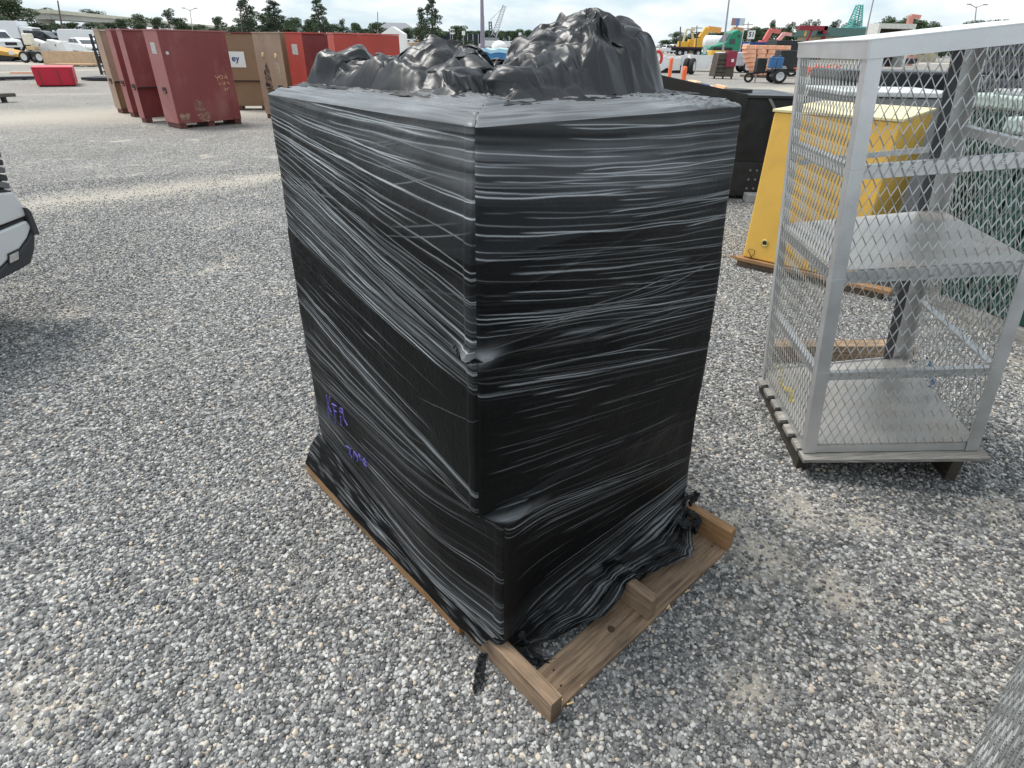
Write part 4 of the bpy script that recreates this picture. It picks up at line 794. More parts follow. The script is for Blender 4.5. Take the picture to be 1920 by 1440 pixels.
# things seen through the upper part of the cage
WRAPD = mat('dark blue shrink wrap', (.035, .038, .055), .25, 0, .35, 12, .006, 22)
def wrapped(label, x, y, sx, sy, h, rz=0.):
    t = thing('wrapped_pallet', label, 'wrapped pallet', (x, y, 0), rz, 'dark wrapped pallets behind the green tanks')
    b = MB(); n = 8
    for k in range(n):
        z0, z1 = .14 + (h - .14) * k / n, .14 + (h - .14) * (k + 1) / n - .012; j = .02 * math.sin(k * 2.3); b.box((j, 0, (z0 + z1) / 2), (sx, sy, z1 - z0))
    b.build('stack', WRAPD, t, local=True, bevel=.03); MB().box((0, 0, .06), (sx + .06, sy + .06, .12)).build('pallet', WG, t, local=True, uvaxis=(1, 0, 0)); return t
wrapped('dark bulging wrapped pallet seen through the upper right mesh of the cage', 5.9, 7.3, 1.3, 1.2, 1.92, .2); wrapped('dark wrapped pallet farther right, behind the cage top rail', 7.8, 7.9, 1.3, 1.2, 1.85, .1)
def skid_frame(label, px0, px1, py0, py1, y, m, n=6, cat='machine', nm='black_machine'):
    a, b = W(px0, py1, y), W(px1, py1, y); zt = zat((px0 + px1) / 2, py0, y); L_ = b[0] - a[0]; t = thing(nm, label, cat, (a[0], y, 0))
    MB().box((L_ / 2, .5, zt * .45), (L_, 1.0, zt * .5)).build('housing', m, t, local=True, bevel=.03); MB().box((L_ / 2, .5, zt * .86), (L_ * .94, .9, zt * .16)).build('cover', mat('charcoal panel', (.05, .05, .055), .4), t, local=True, bevel=.03)
    for k in range(n): MB().bar((L_ * (k + .5) / n, -.02, .2), (L_ * (k + .5) / n, -.02, zt * .72), .05, .03, up=(0, 1, 0)).build('rib', BLACKSTEEL, t, local=True)
    for k in (.1, .9): MB().box((L_ * k, .5, zt * .1), (.15, 1.0, zt * .2)).build('foot', BLACKSTEEL, t, local=True)
    return t
skid_frame('long black machine with charcoal cover, seen through the top of the cage', 1560, 1812, 118, 190, 8.6, BLACKSTEEL, 8)
pl = W(1700, 178, 7.0); t = thing('lidded_bin', 'grey bin with a bright flat lid behind the yellow cabinet', 'bin', (pl[0], 7.0, 0)); MB().box((0, .5, .66), (1.25, 1.0, 1.2)).build('bin', mat('grey steel bin', (.28, .28, .28), .5, .3), t, local=True, bevel=.02); MB().box((0, .5, 1.292), (1.32, 1.06, .05)).build('lid', mat('galvanised lid', (.68, .69, .68), .5, .3), t, local=True, bevel=.01)
# orange netting heap
def netting(label, px0, px1, py0, py1, y):
    a, b = W(px0, py1, y), W(px1, py1, y); zb, zt = max(.02, zat(px0, py1, y)), zat((px0 + px1) / 2, py0, y); rs = random.Random(3); mb = MB()
    for k in range(160):
        f = rs.random(); x = a[0] + (b[0] - a[0]) * f; h = zb + (zt - zb) * rs.random() * (1 - abs(2 * f - 1) ** 3); p = Vector((x, y + rs.uniform(0, .6), h)); q = p + Vector((rs.uniform(-.25, .25), rs.uniform(-.1, .1), rs.uniform(-.06, .06))); mb.bar(p, q, .05, .02)
    o = mb.build('safety_netting', mat('orange netting', (.85, .17, .08), .6, 0, .3, 20)); tag(o, label, 'netting'); return o
# ------------------------------------------------------------------ tread plate chest, bottom right
tp = thing('tread_plate_chest', 'bare aluminium tread plate chest at the bottom right edge of the view', 'tool chest', (*G(1925, 1300)[:2], 0))
ta, tb = G(1806, 1445), G(1922, 1212); tdv = tb - ta; tdv[2] = 0; tdv /= np.linalg.norm(tdv); tn = np.array([tdv[1], -tdv[0], 0])      # chest lies to the right of this edge
TREAD = mat('tread plate aluminium', (.13, .125, .115), .45, .4, .12, 4, .0005, 50)
t0 = ta[:2] - tdv[:2] * .9; TL = 2.0; TH, TD = .95, .55
def TP(a, b, z): return (t0[0] + tdv[0] * a + tn[0] * b, t0[1] + tdv[1] * a + tn[1] * b, z)
MB().hexa([TP(0, 0, .004), TP(TL, 0, .004), TP(TL, TD, .004), TP(0, TD, .004), TP(0, 0, TH), TP(TL, 0, TH), TP(TL, TD, TH), TP(0, TD, TH)]).build('body', TREAD, tp, bevel=.006)
MB().hexa([TP(-.01, -.012, TH + .002), TP(TL + .01, -.012, TH + .002), TP(TL + .01, TD + .01, TH + .002), TP(-.01, TD + .01, TH + .002), TP(-.01, -.012, TH + .03), TP(TL + .01, -.012, TH + .03), TP(TL + .01, TD + .01, TH + .03), TP(-.01, TD + .01, TH + .03)]).build('lid', TREAD, tp, bevel=.006)
b = MB(); i = 0
for r in range(18):
    for c in range(38):
        cx, cz = .03 + c * .052 + (.026 if r % 2 else 0), .035 + r * .05; fl = (c + r) % 2
        for k in range(4):
            dx = (k - 1.5) * .0095; s = .015
            if fl: p0, p1 = (cx + dx - .004, cz - s), (cx + dx + .004, cz + s)
            else: p0, p1 = (cx - s, cz + dx - .004), (cx + s, cz + dx + .004)
            if p0[0] > .01 and p1[0] < TL - .01: b.bar(TP(p0[0], -.0006, p0[1]), TP(p1[0], -.0006, p1[1]), .0056, .0024, up=tuple(tn))
b.build('tread_bars', mat('bright tread bar', (.80, .82, .82), .25, .9), tp)

# ------------------------------------------------------------------ front corner of a parked white truck at the left edge
tk = thing('parked_truck', 'white truck nose with black grille and bumper at the left edge', 'truck', (*G(-60, 560)[:2], 0))
TWH = mat('silver white paint', (.62, .63, .63), .3, .1, .05, 2, coat=.4); TPB = mat('charcoal plastic', (.035, .037, .042), .5, 0, .15, 6, .0004, 80)
TKP = np.array([-3.12, 3.55, 0.]); TKF = np.array([.15, .989, 0.]); TKN = np.array([.989, -.15, 0.])       # side plane of the truck: its nose points away from us
def on_side(px, py, out=0.):
    v = ray(px, py); t = ((TKP + TKN * out - CP) @ TKN) / (v @ TKN); q = CP + v * t; return (float((q - TKP) @ TKF), float(q[2]))
MTK = Matrix((( TKF[0], TKN[0], 0, TKP[0]), (TKF[1], TKN[1], 0, TKP[1]), (0, 0, 1, 0), (0, 0, 0, 1)))
def tpart(name, pix, m, out=0., thick=1.9, bevel=.01, parent=None):
    poly = [on_side(x, y, out) for x, y in pix]; b = MB(); b.prism(poly, out - thick, out, MTK)
    return b.build(name, m, parent or tk, bevel=bevel)
tpart('hood', [(-420, 330), (-120, 335), (0, 362), (24, 360), (36, 373), (48, 391), (50, 405), (0, 424), (-420, 520)], TWH, bevel=.012)
tpart('bumper', [(-420, 532), (0, 434), (50, 413), (60, 425), (52, 446), (37, 467), (0, 503), (-420, 780)], TWH, .004, bevel=.012)
tpart('valance', [(-420, 790), (0, 506), (38, 470), (54, 448), (62, 430), (67, 446), (66, 468), (59, 494), (41, 505), (0, 526), (-420, 830)], TPB, .008, bevel=.012)
tpart('seam', [(-420, 522), (0, 426), (49, 406), (50, 411), (0, 432), (-420, 530)], mat('black seam', (.01, .01, .01), .6), -.004)
tpart('corner_flap', [(47, 389), (52, 390), (59, 397), (75, 438), (74, 441), (70, 438), (65, 442), (60, 424)], TPB, .02, .25, .004)
lp = tpart('lamp_bezel', [(16, 476), (37, 466), (38, 488), (18, 498)], mat('black bezel', (.015, .015, .017), .4), .014, .03, .003)
tpart('lamp_lens', [(19, 479), (35, 471), (36, 486), (20, 494)], mat('grey lens', (.45, .44, .40), .2, 0, .15, 30, .001, 120), .019, .012, .002)
for k in range(6):
    y0 = 285 + k * 14.5; x1 = 1 + k * 4.0
    tpart('grille_slat', [(-300, y0 - 60), (x1, y0), (x1 + 3, y0 + 9), (x1, y0 + 11), (-300, y0 - 40)], TPB if k % 2 else mat('grey slat', (.16, .17, .18), .35, .4), .0 - .02 * (k % 2), 1.8, .004)
tpart('grille_back', [(-420, 200), (-10, 290), (14, 368), (-420, 430)], mat('grille black', (.01, .01, .012), .7), -.05, 1.7)
tw = MB(); wc = TKP + TKF * -1.05 - TKN * .13; tw.lathe([(0, .0), (0, .24), (.02, .36), (.10, .385), (.20, .36), (.22, .24), (.22, 0)], (wc[0] - TKN[0] * .1, wc[1] - TKN[1] * .1, .385), tuple(TKN), 32); tw.build('wheel', mat('tyre rubber', (.02, .02, .021), .8, 0, .2, 10, .001, 60), tk, smooth=True)
# ------------------------------------------------------------------ steel site boxes
def jobbox(label, gx, gy, mcol, mnarrow, kind='plain', L_=1.39, D_=.60, H_=1.78, group='steel site boxes in the yard', rz=None, extra=None):
    """near corner at (gx, gy); wide face runs along local +x, narrow face along local +y (to the left, seen from the camera)"""
    rz = math.atan2(.78, .62) if rz is None else rz
    t = thing('site_box', label, 'site box', (gx, gy, 0), rz, group); z0 = .10
    if kind == 'plain':
        MB().hexa([(0, 0, z0), (L_, 0, z0), (L_, D_, z0), (0, D_, z0), (0, 0, H_), (L_, 0, H_), (L_, D_, H_), (0, D_, H_)]).build('shell', mcol, t, local=True, bevel=.006)
    else:       # front with an overhanging upper door above a recessed lower one
        MB().hexa([(0, 0, .70), (L_, 0, .70), (L_, D_, .70), (0, D_, .70), (0, .03, H_), (L_, .03, H_), (L_, D_, H_), (0, D_, H_)]).build('upper_door', mcol, t, local=True, bevel=.006)
        MB().hexa([(0.01, .05, z0), (L_ - .01, .05, z0), (L_ - .01, D_ - .002, z0), (0.01, D_ - .002, z0), (0.01, .05, .70), (L_ - .01, .05, .70), (L_ - .01, D_ - .002, .70), (0.01, D_ - .002, .70)]).build('lower_door', extra or mcol, t, local=True, bevel=.006)
        MB().box((L_ / 2, .025, .705), (L_ * .96, .05, .03)).build('lip', mat('dark gap', (.03, .015, .015), .7), t, local=True)
    MB().hexa([(-.012, .0, z0), (-.001, .0, z0), (-.001, D_, z0), (-.012, D_, z0), (-.012, 0, H_ + .004), (-.001, 0, H_ + .004), (-.001, D_, H_ + .004), (-.012, D_, H_ + .004)]).build('end_panel', mnarrow, t, local=True, bevel=.004)
    MB().hexa([(-.02, -.008, H_ + .005), (L_ + .01, -.008, H_ + .005), (L_ + .01, D_ + .01, H_ + .005), (-.02, D_ + .01, H_ + .005), (-.02, -.008, H_ + .03), (L_ + .01, -.008, H_ + .03), (L_ + .01, D_ + .01, H_ + .03), (-.02, D_ + .01, H_ + .03)]).build('roof', mnarrow, t, local=True, bevel=.004)
    for x in (.08, L_ / 2, L_ - .08): MB().hexa([(x - .07, .02, 0), (x + .07, .02, 0), (x + .07, D_ - .02, 0), (x - .07, D_ - .02, 0), (x - .07, .02, z0), (x + .07, .02, z0), (x + .07, D_ - .02, z0), (x - .07, D_ - .02, z0)]).build('skid', mat('rusty skid', (.13, .05, .04), .7, 0, .25, 8), t, local=True)
    hz = .72
    MB().box((-.018, D_ * .45, hz), (.012, .16, .11)).build('handle_recess', mat('dark recess', (.03, .02, .02), .7), t, local=True); MB().bar((-.034, D_ * .45 - .07, hz - .03), (-.034, D_ * .45 + .07, hz - .03), .018, .018).build('handle', mnarrow, t, local=True)
    return t
RED = mat('red oxide paint', (.225, .052, .050), .6, 0, .12, 2.2, .0006, 60, dirt=(.37, .20, .16), dscale=1.6, damt=.40, stretch=(1, 1, .45)); REDL = mat('faded red paint', (.34, .120, .112), .55, 0, .08, 3, .0006, 60, dirt=(.48, .24, .21), damt=.4)
REDD = mat('dark red paint', (.19, .036, .036), .55, 0, .12, 3, dirt=(.26, .10, .09), damt=.3); ORR = mat('orange red paint', (.42, .055, .038), .5, 0, .12, 2, .0006, 50, dirt=(.42, .10, .08), damt=.5); ORL = mat('pale orange red', (.52, .12, .09), .5, 0, .1, 3)
BRN = mat('tan brown paint', (.27, .165, .095), .6, 0, .10, 2.5, .0006, 60, dirt=(.20, .115, .065), damt=.4); BRL = mat('faded tan paint', (.38, .265, .19), .6, 0, .1, 3, dirt=(.24, .16, .11), dscale=2, damt=.6)
WHITEP = mat('white sign paint', (.82, .82, .80), .5, 0, .03); GREYTXT = mat('grey print', (.25, .26, .28), .6); CHALK = mat('tan paint marker', (.62, .36, .22), .7)
b1 = G(339, 242); B1 = jobbox('large dull red steel box with tan scribbles, nearest of the left group', b1[0], b1[1], RED, REDL)
B1L = 1.39
# plate, stains and marker writing on the near box
def on_box(t, x, z, y=-.004): return (x, y, z)
MB().box((-.014, .30, 1.48), (.004, .20, .20)).build('data_plate', mat('worn label', (.50, .47, .45), .5, 0, .2, 60, dirt=(.2, .16, .15), dscale=40, damt=.8), B1, local=True)
MB().lathe([(0, .032), (.01, .03), (.012, 0)], (.10, -.001, 1.40), (0, -1, 0), 12).build('cap', mat('pale cap', (.62, .55, .52), .5), B1, local=True)
def stroke(t, strokes, x0, z0, sx, sz, m, name='marker_writing', r=.006):
    for k, grp in enumerate(strokes):
        b = MB()
        for st in grp: b.path([Vector((x0 + x * sx, -.004, z0 + z * sz)) for x, z in st], r, 5)
        b.build(name, m, t, local=True)
S5 = [(.8, 1), (.1, 1), (.1, .55), (.7, .5), (.7, .1), (.0, 0)]
stroke(B1, [[[(0, .9), (.3, .4), (.9, .6), (.6, -.2)], [(1.1, .4), (1.9, .9)], [(1.2, .9), (1.7, .2)], [(2.0, .9), (2.6, .8), (2.5, .2), (1.9, .3)], [(3.2, .8), (3.4, .3), (4.3, .6)], [(3.9, 1.2), (4.2, 0)]],
            [[(.9, -.7), (1.4, -1.2), (1.1, -.6)], [(2.2, -.6), (2.4, -1.1), (3.0, -.8), (2.8, -.4), (3.0, -1.2)], [(3.7, -.5), (4.5, -1.1), (4.2, -.4)]],
            [[(2.3, -1.8), (2.7, -2.5), (2.9, -1.7)], [(3.0, -1.9), (3.4, -2.3), (3.6, -1.8), (4.2, -1.9)]]], .98, .90, .062, .09, CHALK)
def stain_mat(nm, col):
    m = mat(nm, col, .8, 0, .2, 10); n, l = m.node_tree.nodes, m.node_tree.links; o = [q for q in n if q.type == 'OUTPUT_MATERIAL'][0]; t = n.new('ShaderNodeTexCoord'); z = n.new('ShaderNodeTexNoise'); z.inputs['Scale'].default_value = 11; z.inputs['Detail'].default_value = 8; z.inputs['Roughness'].default_value = .7; l.new(t.outputs['Object'], z.inputs['Vector'])
    r = n.new('ShaderNodeMapRange'); l.new(z.outputs[0], r.inputs[0]); r.inputs[1].default_value = .42; r.inputs[2].default_value = .62; r.inputs[3].default_value = .05; r.inputs[4].default_value = .85; tr = n.new('ShaderNodeBsdfTransparent'); x = n.new('ShaderNodeMixShader'); l.new(r.outputs[0], x.inputs[0]); l.new(tr.outputs[0], x.inputs[1]); l.new(n['Principled BSDF'].outputs[0], x.inputs[2]); l.new(x.outputs[0], o.inputs[0]); return m
def blotch(t, name, pts, m, out=-.0035):
    b = MB(); n = len(pts); cx, cz = sum(p[0] for p in pts) / n, sum(p[1] for p in pts) / n; b.add([(cx, out, cz)] + [(x, out, z) for x, z in pts], [(0, 1 + i, 1 + (i + 1) % n) for i in range(n)]); return b.build(name, m, t, local=True)
random.seed(9)
def ragged(x0, x1, z0, z1, n=26, j=.03): 
    out = []
    for i in range(n):
        a = 2 * math.pi * i / n; x = (x0 + x1) / 2 + (x1 - x0) / 2 * (abs(math.cos(a)) ** .6) * (1 if math.cos(a) > 0 else -1); z = (z0 + z1) / 2 + (z1 - z0) / 2 * (abs(math.sin(a)) ** .6) * (1 if math.sin(a) > 0 else -1); out.append((x + random.uniform(-j, j), z + random.uniform(-j, j)))
    return out
SAND = stain_mat('sand stain', (.52, .36, .25))
blotch(B1, 'sand_stain', ragged(.06, .26, .12, .30), SAND); blotch(B1, 'sand_stain', ragged(.44, .72, .12, .28), SAND); blotch(B1, 'sand_stain', ragged(.42, .60, .34, .50, j=.05), stain_mat('thin sand stain', (.42, .25, .19))); 
def at(px, py): return G(px, py)
c2, c3, c4 = at(275, 231), at(253, 220), at(231, 213)
B2 = jobbox('red steel box with overhanging upper door and faint purple marks, second of the left group', c2[0], c2[1], RED, REDL, 'door', D_=.26, extra=REDD)
PUR = mat('faint purple marker', (.12, .06, .22), .7)
bm_ = MB(); bm_.path([Vector((.50 + .05 * math.cos(a) * (1 + .3 * math.sin(3 * a)), .044, .55 + .035 * math.sin(a))) for a in np.linspace(0, 9, 24)], .006, 4); bm_.build('purple_mark', PUR, B2, local=True)
jobbox('dark red steel box squeezed between a tan box and a brighter red one', c3[0], c3[1], REDD, REDL, D_=.26); jobbox('tan steel box with two stacked doors at the far left of its group', c4[0], c4[1], BRL, BRL, 'door', D_=.34, extra=BRN)
bs = G(447, 207); B5 = jobbox('tan steel box with a white square sign, seen behind the large dull red box', bs[0] - .05, bs[1], BRN, REDD, 'door', L_=1.45, rz=.25, group='steel site boxes in the yard')
sgn = MB().box((.24, .000, 1.20), (.42, .012, .36)).build('sign', WHITEP, B5, local=True); text('sign_lettering', 'ey', .20, mat('navy print', (.03, .06, .20), .5), B5, (.22, -.0085, 1.22), (1, 0, 0), (0, 0, 1), .004)
def boxat(label, pxc, y, ma, mb_, kind, **k):
    p = W(pxc, hor(pxc) - 5, y); return jobbox(label, p[0], p[1], ma, mb_, kind, **k)
jobbox_r = dict(rz=math.atan2(.62, .90))
E1 = boxat('stained tan steel box just left of its paler tan neighbour', 500, 15.3, BRN, BRL, 'plain', L_=.8)
E2 = boxat('tan steel box with a pale peeled patch, left of the red boxes', 525, 14.6, BRN, BRL, 'plain', L_=.9)
E3 = boxat('red steel box with recessed dark front, left of the orange red one', 566, 13.9, REDD, ORR, 'door', extra=REDD)
E4 = boxat('bright orange red steel box with a dented side, widest of the right group', 626, 13.4, ORR, ORL, 'plain', L_=1.32, rz=math.atan2(.45, .9), D_=.62)
MB().box((-.014, .30, 1.50), (.004, .20, .19)).build('data_plate', mat('worn label', (.5, .47, .45), .5), E3, local=True)
for e in (E1, E2): MB().lathe([(0, .05), (.012, .045), (.014, 0)], (-.013, .28, 1.36), (-1, 0, 0), 12).build('cap', mat('gold cap', (.70, .55, .30), .5), e, local=True)
def vblotch(t, pts, m, name): b = MB(); n = len(pts); b.add([(-.0145, y, z) for y, z in pts], [tuple(range(n))]); b.build(name, m, t, local=True)
vblotch(E2, [(.30, 1.30), (.22, 1.22), (.16, 1.0), (.20, .86), (.27, .93), (.33, 1.08), (.38, 1.2)], stain_mat('peeled patch', (.58, .45, .38)), 'peeled_patch')
vblotch(E1, [(.20, 1.22), (.12, 1.1), (.05, .5), (.30, .45), (.36, 1.0)], stain_mat('soot stain', (.07, .05, .035)), 'soot_stain')
vblotch(E4, [(.34, 1.24), (.28, 1.2), (.24, .7), (.28, .5), (.36, .7), (.38, 1.1)], stain_mat('bare scrape', (.66, .36, .30)), 'scrape')
# low bright red box
r0, r1, r2 = G(71, 163), G(143, 162), G(170, 156); rb_ = thing('red_steel_chest', 'low bright crimson steel chest alone on the gravel at left', 'chest', (r0[0], r0[1], 0), math.atan2(r1[1] - r0[1], r1[0] - r0[0]))
RL, RD = np.linalg.norm(r1 - r0) * 1.02, 1.9; CRIM = mat('crimson paint', (.50, .008, .035), .4, 0, .08, 2, .0005, 50, dirt=(.36, .03, .05), damt=.3); RH = zat(62, 128, r0[1])
MB().hexa([(0, 0, .04), (RL, 0, .04), (RL, RD, .04), (0, RD, .04), (-.02, -.02, RH), (RL + .02, -.02, RH), (RL + .02, RD, RH), (-.02, RD, RH)]).build('body', CRIM, rb_, local=True, bevel=.015)
MB().box((RL / 2, RD / 2, RH + .022), (RL + .06, RD + .06, .035)).build('lid', mat('bright red lid', (.62, .03, .05), .35), rb_, local=True, bevel=.01)
MB().box((RL / 2, RD / 2, .018), (RL - .1, RD - .1, .034)).build('base', mat('black base', (.015, .015, .016), .7), rb_, local=True)
for x in (.14, .62, .94): MB().box((RL * x, -.028, RH * .52), (.03, .012, RH * .8)).build('strap', REDD, rb_, local=True)

# ------------------------------------------------------------------ long things lying on the ground at left
def lying(nm, label, cat, p0, p1, w_, h, m, group=None, z=0, legs=0):
    a, b = G(*p0), G(*p1); t = thing(nm, label, cat, (a[0], a[1], 0), 0, group); bm2 = MB().bar((a[0], a[1], z + h / 2), (b[0], b[1], z + h / 2), w_, h).build('beam', m, t, bevel=.006)
    for k in range(legs):
        f = (k + .5) / legs; c = a + (b - a) * f; MB().box((c[0], c[1], z / 2), (.1, .1, max(.02, z))).build('support', BLACKSTEEL, t)
    return t
DKB = mat('dark beam steel', (.03, .033, .038), .6, .2, .3, 6)
lying('steel_beam', 'dark steel beam on supports at the left edge, nearer than the crimson chest', 'beam', (-60, 196), (31, 191), .25, .09, mat('grey brown beam', (.10, .085, .07), .7, 0, .3, 6), None, .14, 2)
lying('steel_lattice', 'black steel lattice lying left of the crimson chest', 'lattice', (-60, 152), (66, 149), .5, .10, DKB, 'black steel lattices beside the crimson chest', .03, 3); lying('steel_lattice', 'black steel lattice lying between crimson chest and tan box', 'lattice', (168, 150), (232, 151), 1.2, .10, DKB, 'black steel lattices beside the crimson chest', .03, 3)
o_ = lying('orange_pipe', 'thin orange pipe lying behind the crimson chest', 'pipe', (20, 139), (75, 139), .08, .05, mat('orange pipe', (.80, .25, .12), .5), None, .03)
md_ = G(196, 140); t = thing('steel_mast', 'narrow black steel mast with red and white foot beside the tan box', 'mast', (md_[0], md_[1], 0)); mh = zat(182, 64, md_[1])
MB().bar((-.12, 0, 0), (-.12, 0, mh), .09, .09, up=(0, 1, 0)).build('upright', BLACKSTEEL, t, local=True); MB().bar((.10, 0, 0), (.10, 0, mh * .97), .09, .09, up=(0, 1, 0)).build('upright', BLACKSTEEL, t, local=True)
for k in range(7): MB().bar((-.12, 0, mh * (k + .5) / 7), (.10, 0, mh * (k + .5) / 7), .05, .05).build('crossbar', BLACKSTEEL, t, local=True)
MB().box((.18, -.06, .22), (.14, .1, .10)).build('reflector', mat('red white tape', (.75, .45, .42), .5), t, local=True)

# ------------------------------------------------------------------ vehicles
GLASS = mat('dark car glass', (.02, .026, .03), .08, 0, .1, 2, spec=.8); TYRE = mat('tyre rubber far', (.022, .022, .023), .85); RIM = mat('grey rim', (.55, .55, .56), .35, .6); LAMP = mat('clear lamp', (.75, .75, .72), .2); TAIL = mat('red lamp', (.45, .02, .02), .3)
WHT = mat('white car paint', (.80, .81, .81), .3, 0, .03, 1, coat=.4); BLK = mat('black car paint', (.012, .013, .016), .18, 0, .1, 1, coat=.6)
def wheels(t, xs, half, r=.39, wd=.26):
    for x in xs:
        for s_ in (-1, 1):
            w_ = MB().lathe([(-wd / 2, r * .62), (-wd / 2, r * .95), (-wd * .3, r), (wd * .3, r), (wd / 2, r * .95), (wd / 2, r * .62)], (x, s_ * half, r), (0, 1, 0), 18).build('wheel', TYRE, t, local=True, smooth=True)
            rm = MB().lathe([(0, r * .62), (.01, r * .55), (-.03, r * .2), (-.01, 0)], (x, s_ * (half + wd / 2 - .005), r), (0, s_, 0), 14).build('rim', RIM, w_, local=True); 
def vehicle(kind, label, cat, loc, rz, paint, group=None, s=1.):
    t = thing({'pickup': 'pickup_truck', 'van': 'van', 'wagon': 'wagon', 'car': 'parked_car'}[kind], label, cat, loc, rz, group)
    if kind == 'pickup': body = [(-2.9, .55), (-2.9, 1.20), (-1.0, 1.22), (-.95, 1.26), (1.15, 1.26), (1.5, 1.22), (2.75, 1.12), (2.9, .95), (2.9, .5), (2.35, .45), (1.5, .45), (-1.5, .45)]; cab = [(-1.0, 1.25), (-.85, 1.86), (-.6, 1.92), (.55, 1.92), (.8, 1.88), (1.45, 1.25)]; ax = (-1.85, 1.9)
    elif kind == 'van': body = [(-2.9, .45), (-2.95, 1.3), (-2.9, 1.95), (-2.7, 2.12), (1.2, 2.10), (1.5, 2.0), (2.1, 1.35), (2.85, 1.12), (2.95, .9), (2.95, .45)]; cab = None; ax = (-1.8, 2.0)
    elif kind == 'wagon': body = [(-2.4, .5), (-2.42, 1.15), (1.3, 1.18), (2.3, 1.05), (2.42, .85), (2.42, .5)]; cab = [(-2.38, 1.15), (-2.2, 1.80), (.5, 1.84), (1.3, 1.18)]; ax = (-1.45, 1.5)
    else: body = [(-2.3, .45), (-2.32, .95), (-1.6, 1.02), (1.1, 1.0), (2.2, .82), (2.3, .65), (2.3, .42)]; cab = [(-1.75, 1.0), (-1.1, 1.42), (.2, 1.45), (1.1, 1.0)]; ax = (-1.4, 1.45)
    MB().prism(body, -.95, .95).build('body', paint, t, local=True, bevel=.06)
    if cab:
        MB().prism(cab, -.86, .86).build('cabin', paint, t, local=True, bevel=.06)
        cx = sum(p[0] for p in cab) / len(cab); z0_ = min(p[1] for p in cab) + .06; z1_ = max(p[1] for p in cab) - .12; x0_, x1_ = cab[0][0] + .22, cab[-1][0] - .35
        for s_ in (-1, 1):
            for q0, q1 in ((x0_, cx - .04), (cx + .04, x1_)): MB().hexa([(q0, s_ * .868 - .004, z0_), (q1, s_ * .868 - .004, z0_), (q1, s_ * .868 + .004, z0_), (q0, s_ * .868 + .004, z0_), (q0 + .08, s_ * .868 - .004, z1_), (min(q1, x1_ - .35), s_ * .868 - .004, z1_), (min(q1, x1_ - .35), s_ * .868 + .004, z1_), (q0 + .08, s_ * .868 + .004, z1_)]).build('window', GLASS, t, local=True)
        fx0, fz0, fx1, fz1 = cab[-1][0], cab[-1][1] + .05, cab[-2][0], cab[-2][1] - .06; MB().hexa([(fx0 + .02, -.75, fz0), (fx0 + .03, -.75, fz0), (fx0 + .03, .75, fz0), (fx0 + .02, .75, fz0), (fx1 + .04, -.7, fz1), (fx1 + .05, -.7, fz1), (fx1 + .05, .7, fz1), (fx1 + .04, .7, fz1)]).build('windscreen', GLASS, t, local=True)
        MB().box((cab[0][0] - .0 + .06, 0, (z0_ + z1_) / 2), (.05, 1.3, z1_ - z0_ - .05)).build('rear_window', GLASS, t, local=True)
    else:
        MB().hexa([(1.30, -.8, 2.02), (1.34, -.8, 2.03), (1.34, .8, 2.03), (1.30, .8, 2.02), (2.0, -.8, 1.44), (2.04, -.8, 1.46), (2.04, .8, 1.46), (2.0, .8, 1.44)]).build('windscreen', GLASS, t, local=True)
        for s_ in (-1, 1): MB().box((1.1, s_ * .952, 1.62), (.75, .012, .42)).build('window', GLASS, t, local=True); MB().box((-2.958, s_ * .42, 1.62), (.012, .6, .5)).build('rear_window', GLASS, t, local=True)
    X = max(p[0] for p in body); N_ = min(p[0] for p in body)
    for s_ in (-1, 1): MB().box((X + .004, s_ * .72, .88 if kind != 'car' else .66), (.03, .34, .18)).build('headlight', LAMP, t, local=True, bevel=.01); MB().box((N_ - .004, s_ * .84, 1.0 if kind != 'car' else .78), (.03, .14, .34 if kind != 'car' else .16)).build('tail_light', TAIL, t, local=True, bevel=.01)
    MB().box((X + .006, 0, .78 if kind != 'car' else .6), (.03, 1.0, .26 if kind != 'car' else .14)).build('grille', BLACKSTEEL, t, local=True); wheels(t, ax, .80, .40 if kind != 'car' else .33)
    return t
def boxtruck(label, loc, rz, cabm, boxm, L_=7.5, H_=3.6, group=None):
    t = thing('box_truck', label, 'box truck', loc, rz, group)
    MB().prism([(2.6, .5), (2.6, 1.3), (3.0, 2.35), (3.2, 2.45), (1.5, 2.45), (1.3, 2.3), (1.3, .5)][::1], -1.05, 1.05).build('cab', cabm, t, local=True, bevel=.05) if False else MB().prism([(1.3, .5), (3.9, .5), (3.95, 1.25), (3.0, 1.4), (2.7, 2.3), (1.3, 2.4)], -1.0, 1.0).build('cab', cabm, t, local=True, bevel=.06)
    MB().box((1.2 - L_ / 2, 0, .9 + (H_ - .9) / 2), (L_, 2.4, H_ - .9)).build('box', boxm, t, local=True, bevel=.03); MB().box((0, 0, .7), (L_, .9, .25)).build('chassis', BLACKSTEEL, t, local=True)
    MB().hexa([(3.0, -.8, 1.45), (3.03, -.8, 1.45), (3.03, .8, 1.45), (3.0, .8, 1.45), (2.74, -.8, 2.2), (2.77, -.8, 2.2), (2.77, .8, 2.2), (2.74, .8, 2.2)]).build('windscreen', GLASS, t, local=True)
    for s_ in (-1, 1): MB().box((2.1, s_ * 1.004, 1.75), (.8, .01, .5)).build('window', GLASS, t, local=True); MB().box((3.95, s_ * .75, .95), (.03, .3, .2)).build('headlight', LAMP, t, local=True)
    wheels(t, (3.0, -L_ + 2.6), .92, .48, .3); return t
def gl(px, y): p = W(px, hor(px), y); return (p[0], y, 0)
boxtruck('long white box trailer truck at the far left behind the black pickup', gl(28, 88), math.radians(4), WHT, mat('white box side', (.80, .82, .83), .5, 0, .04, 1), 9.5, 3.0)
vehicle('pickup', 'black pickup truck parked in front of the white box truck', 'pickup truck', gl(73, 72), math.radians(8), BLK, None)
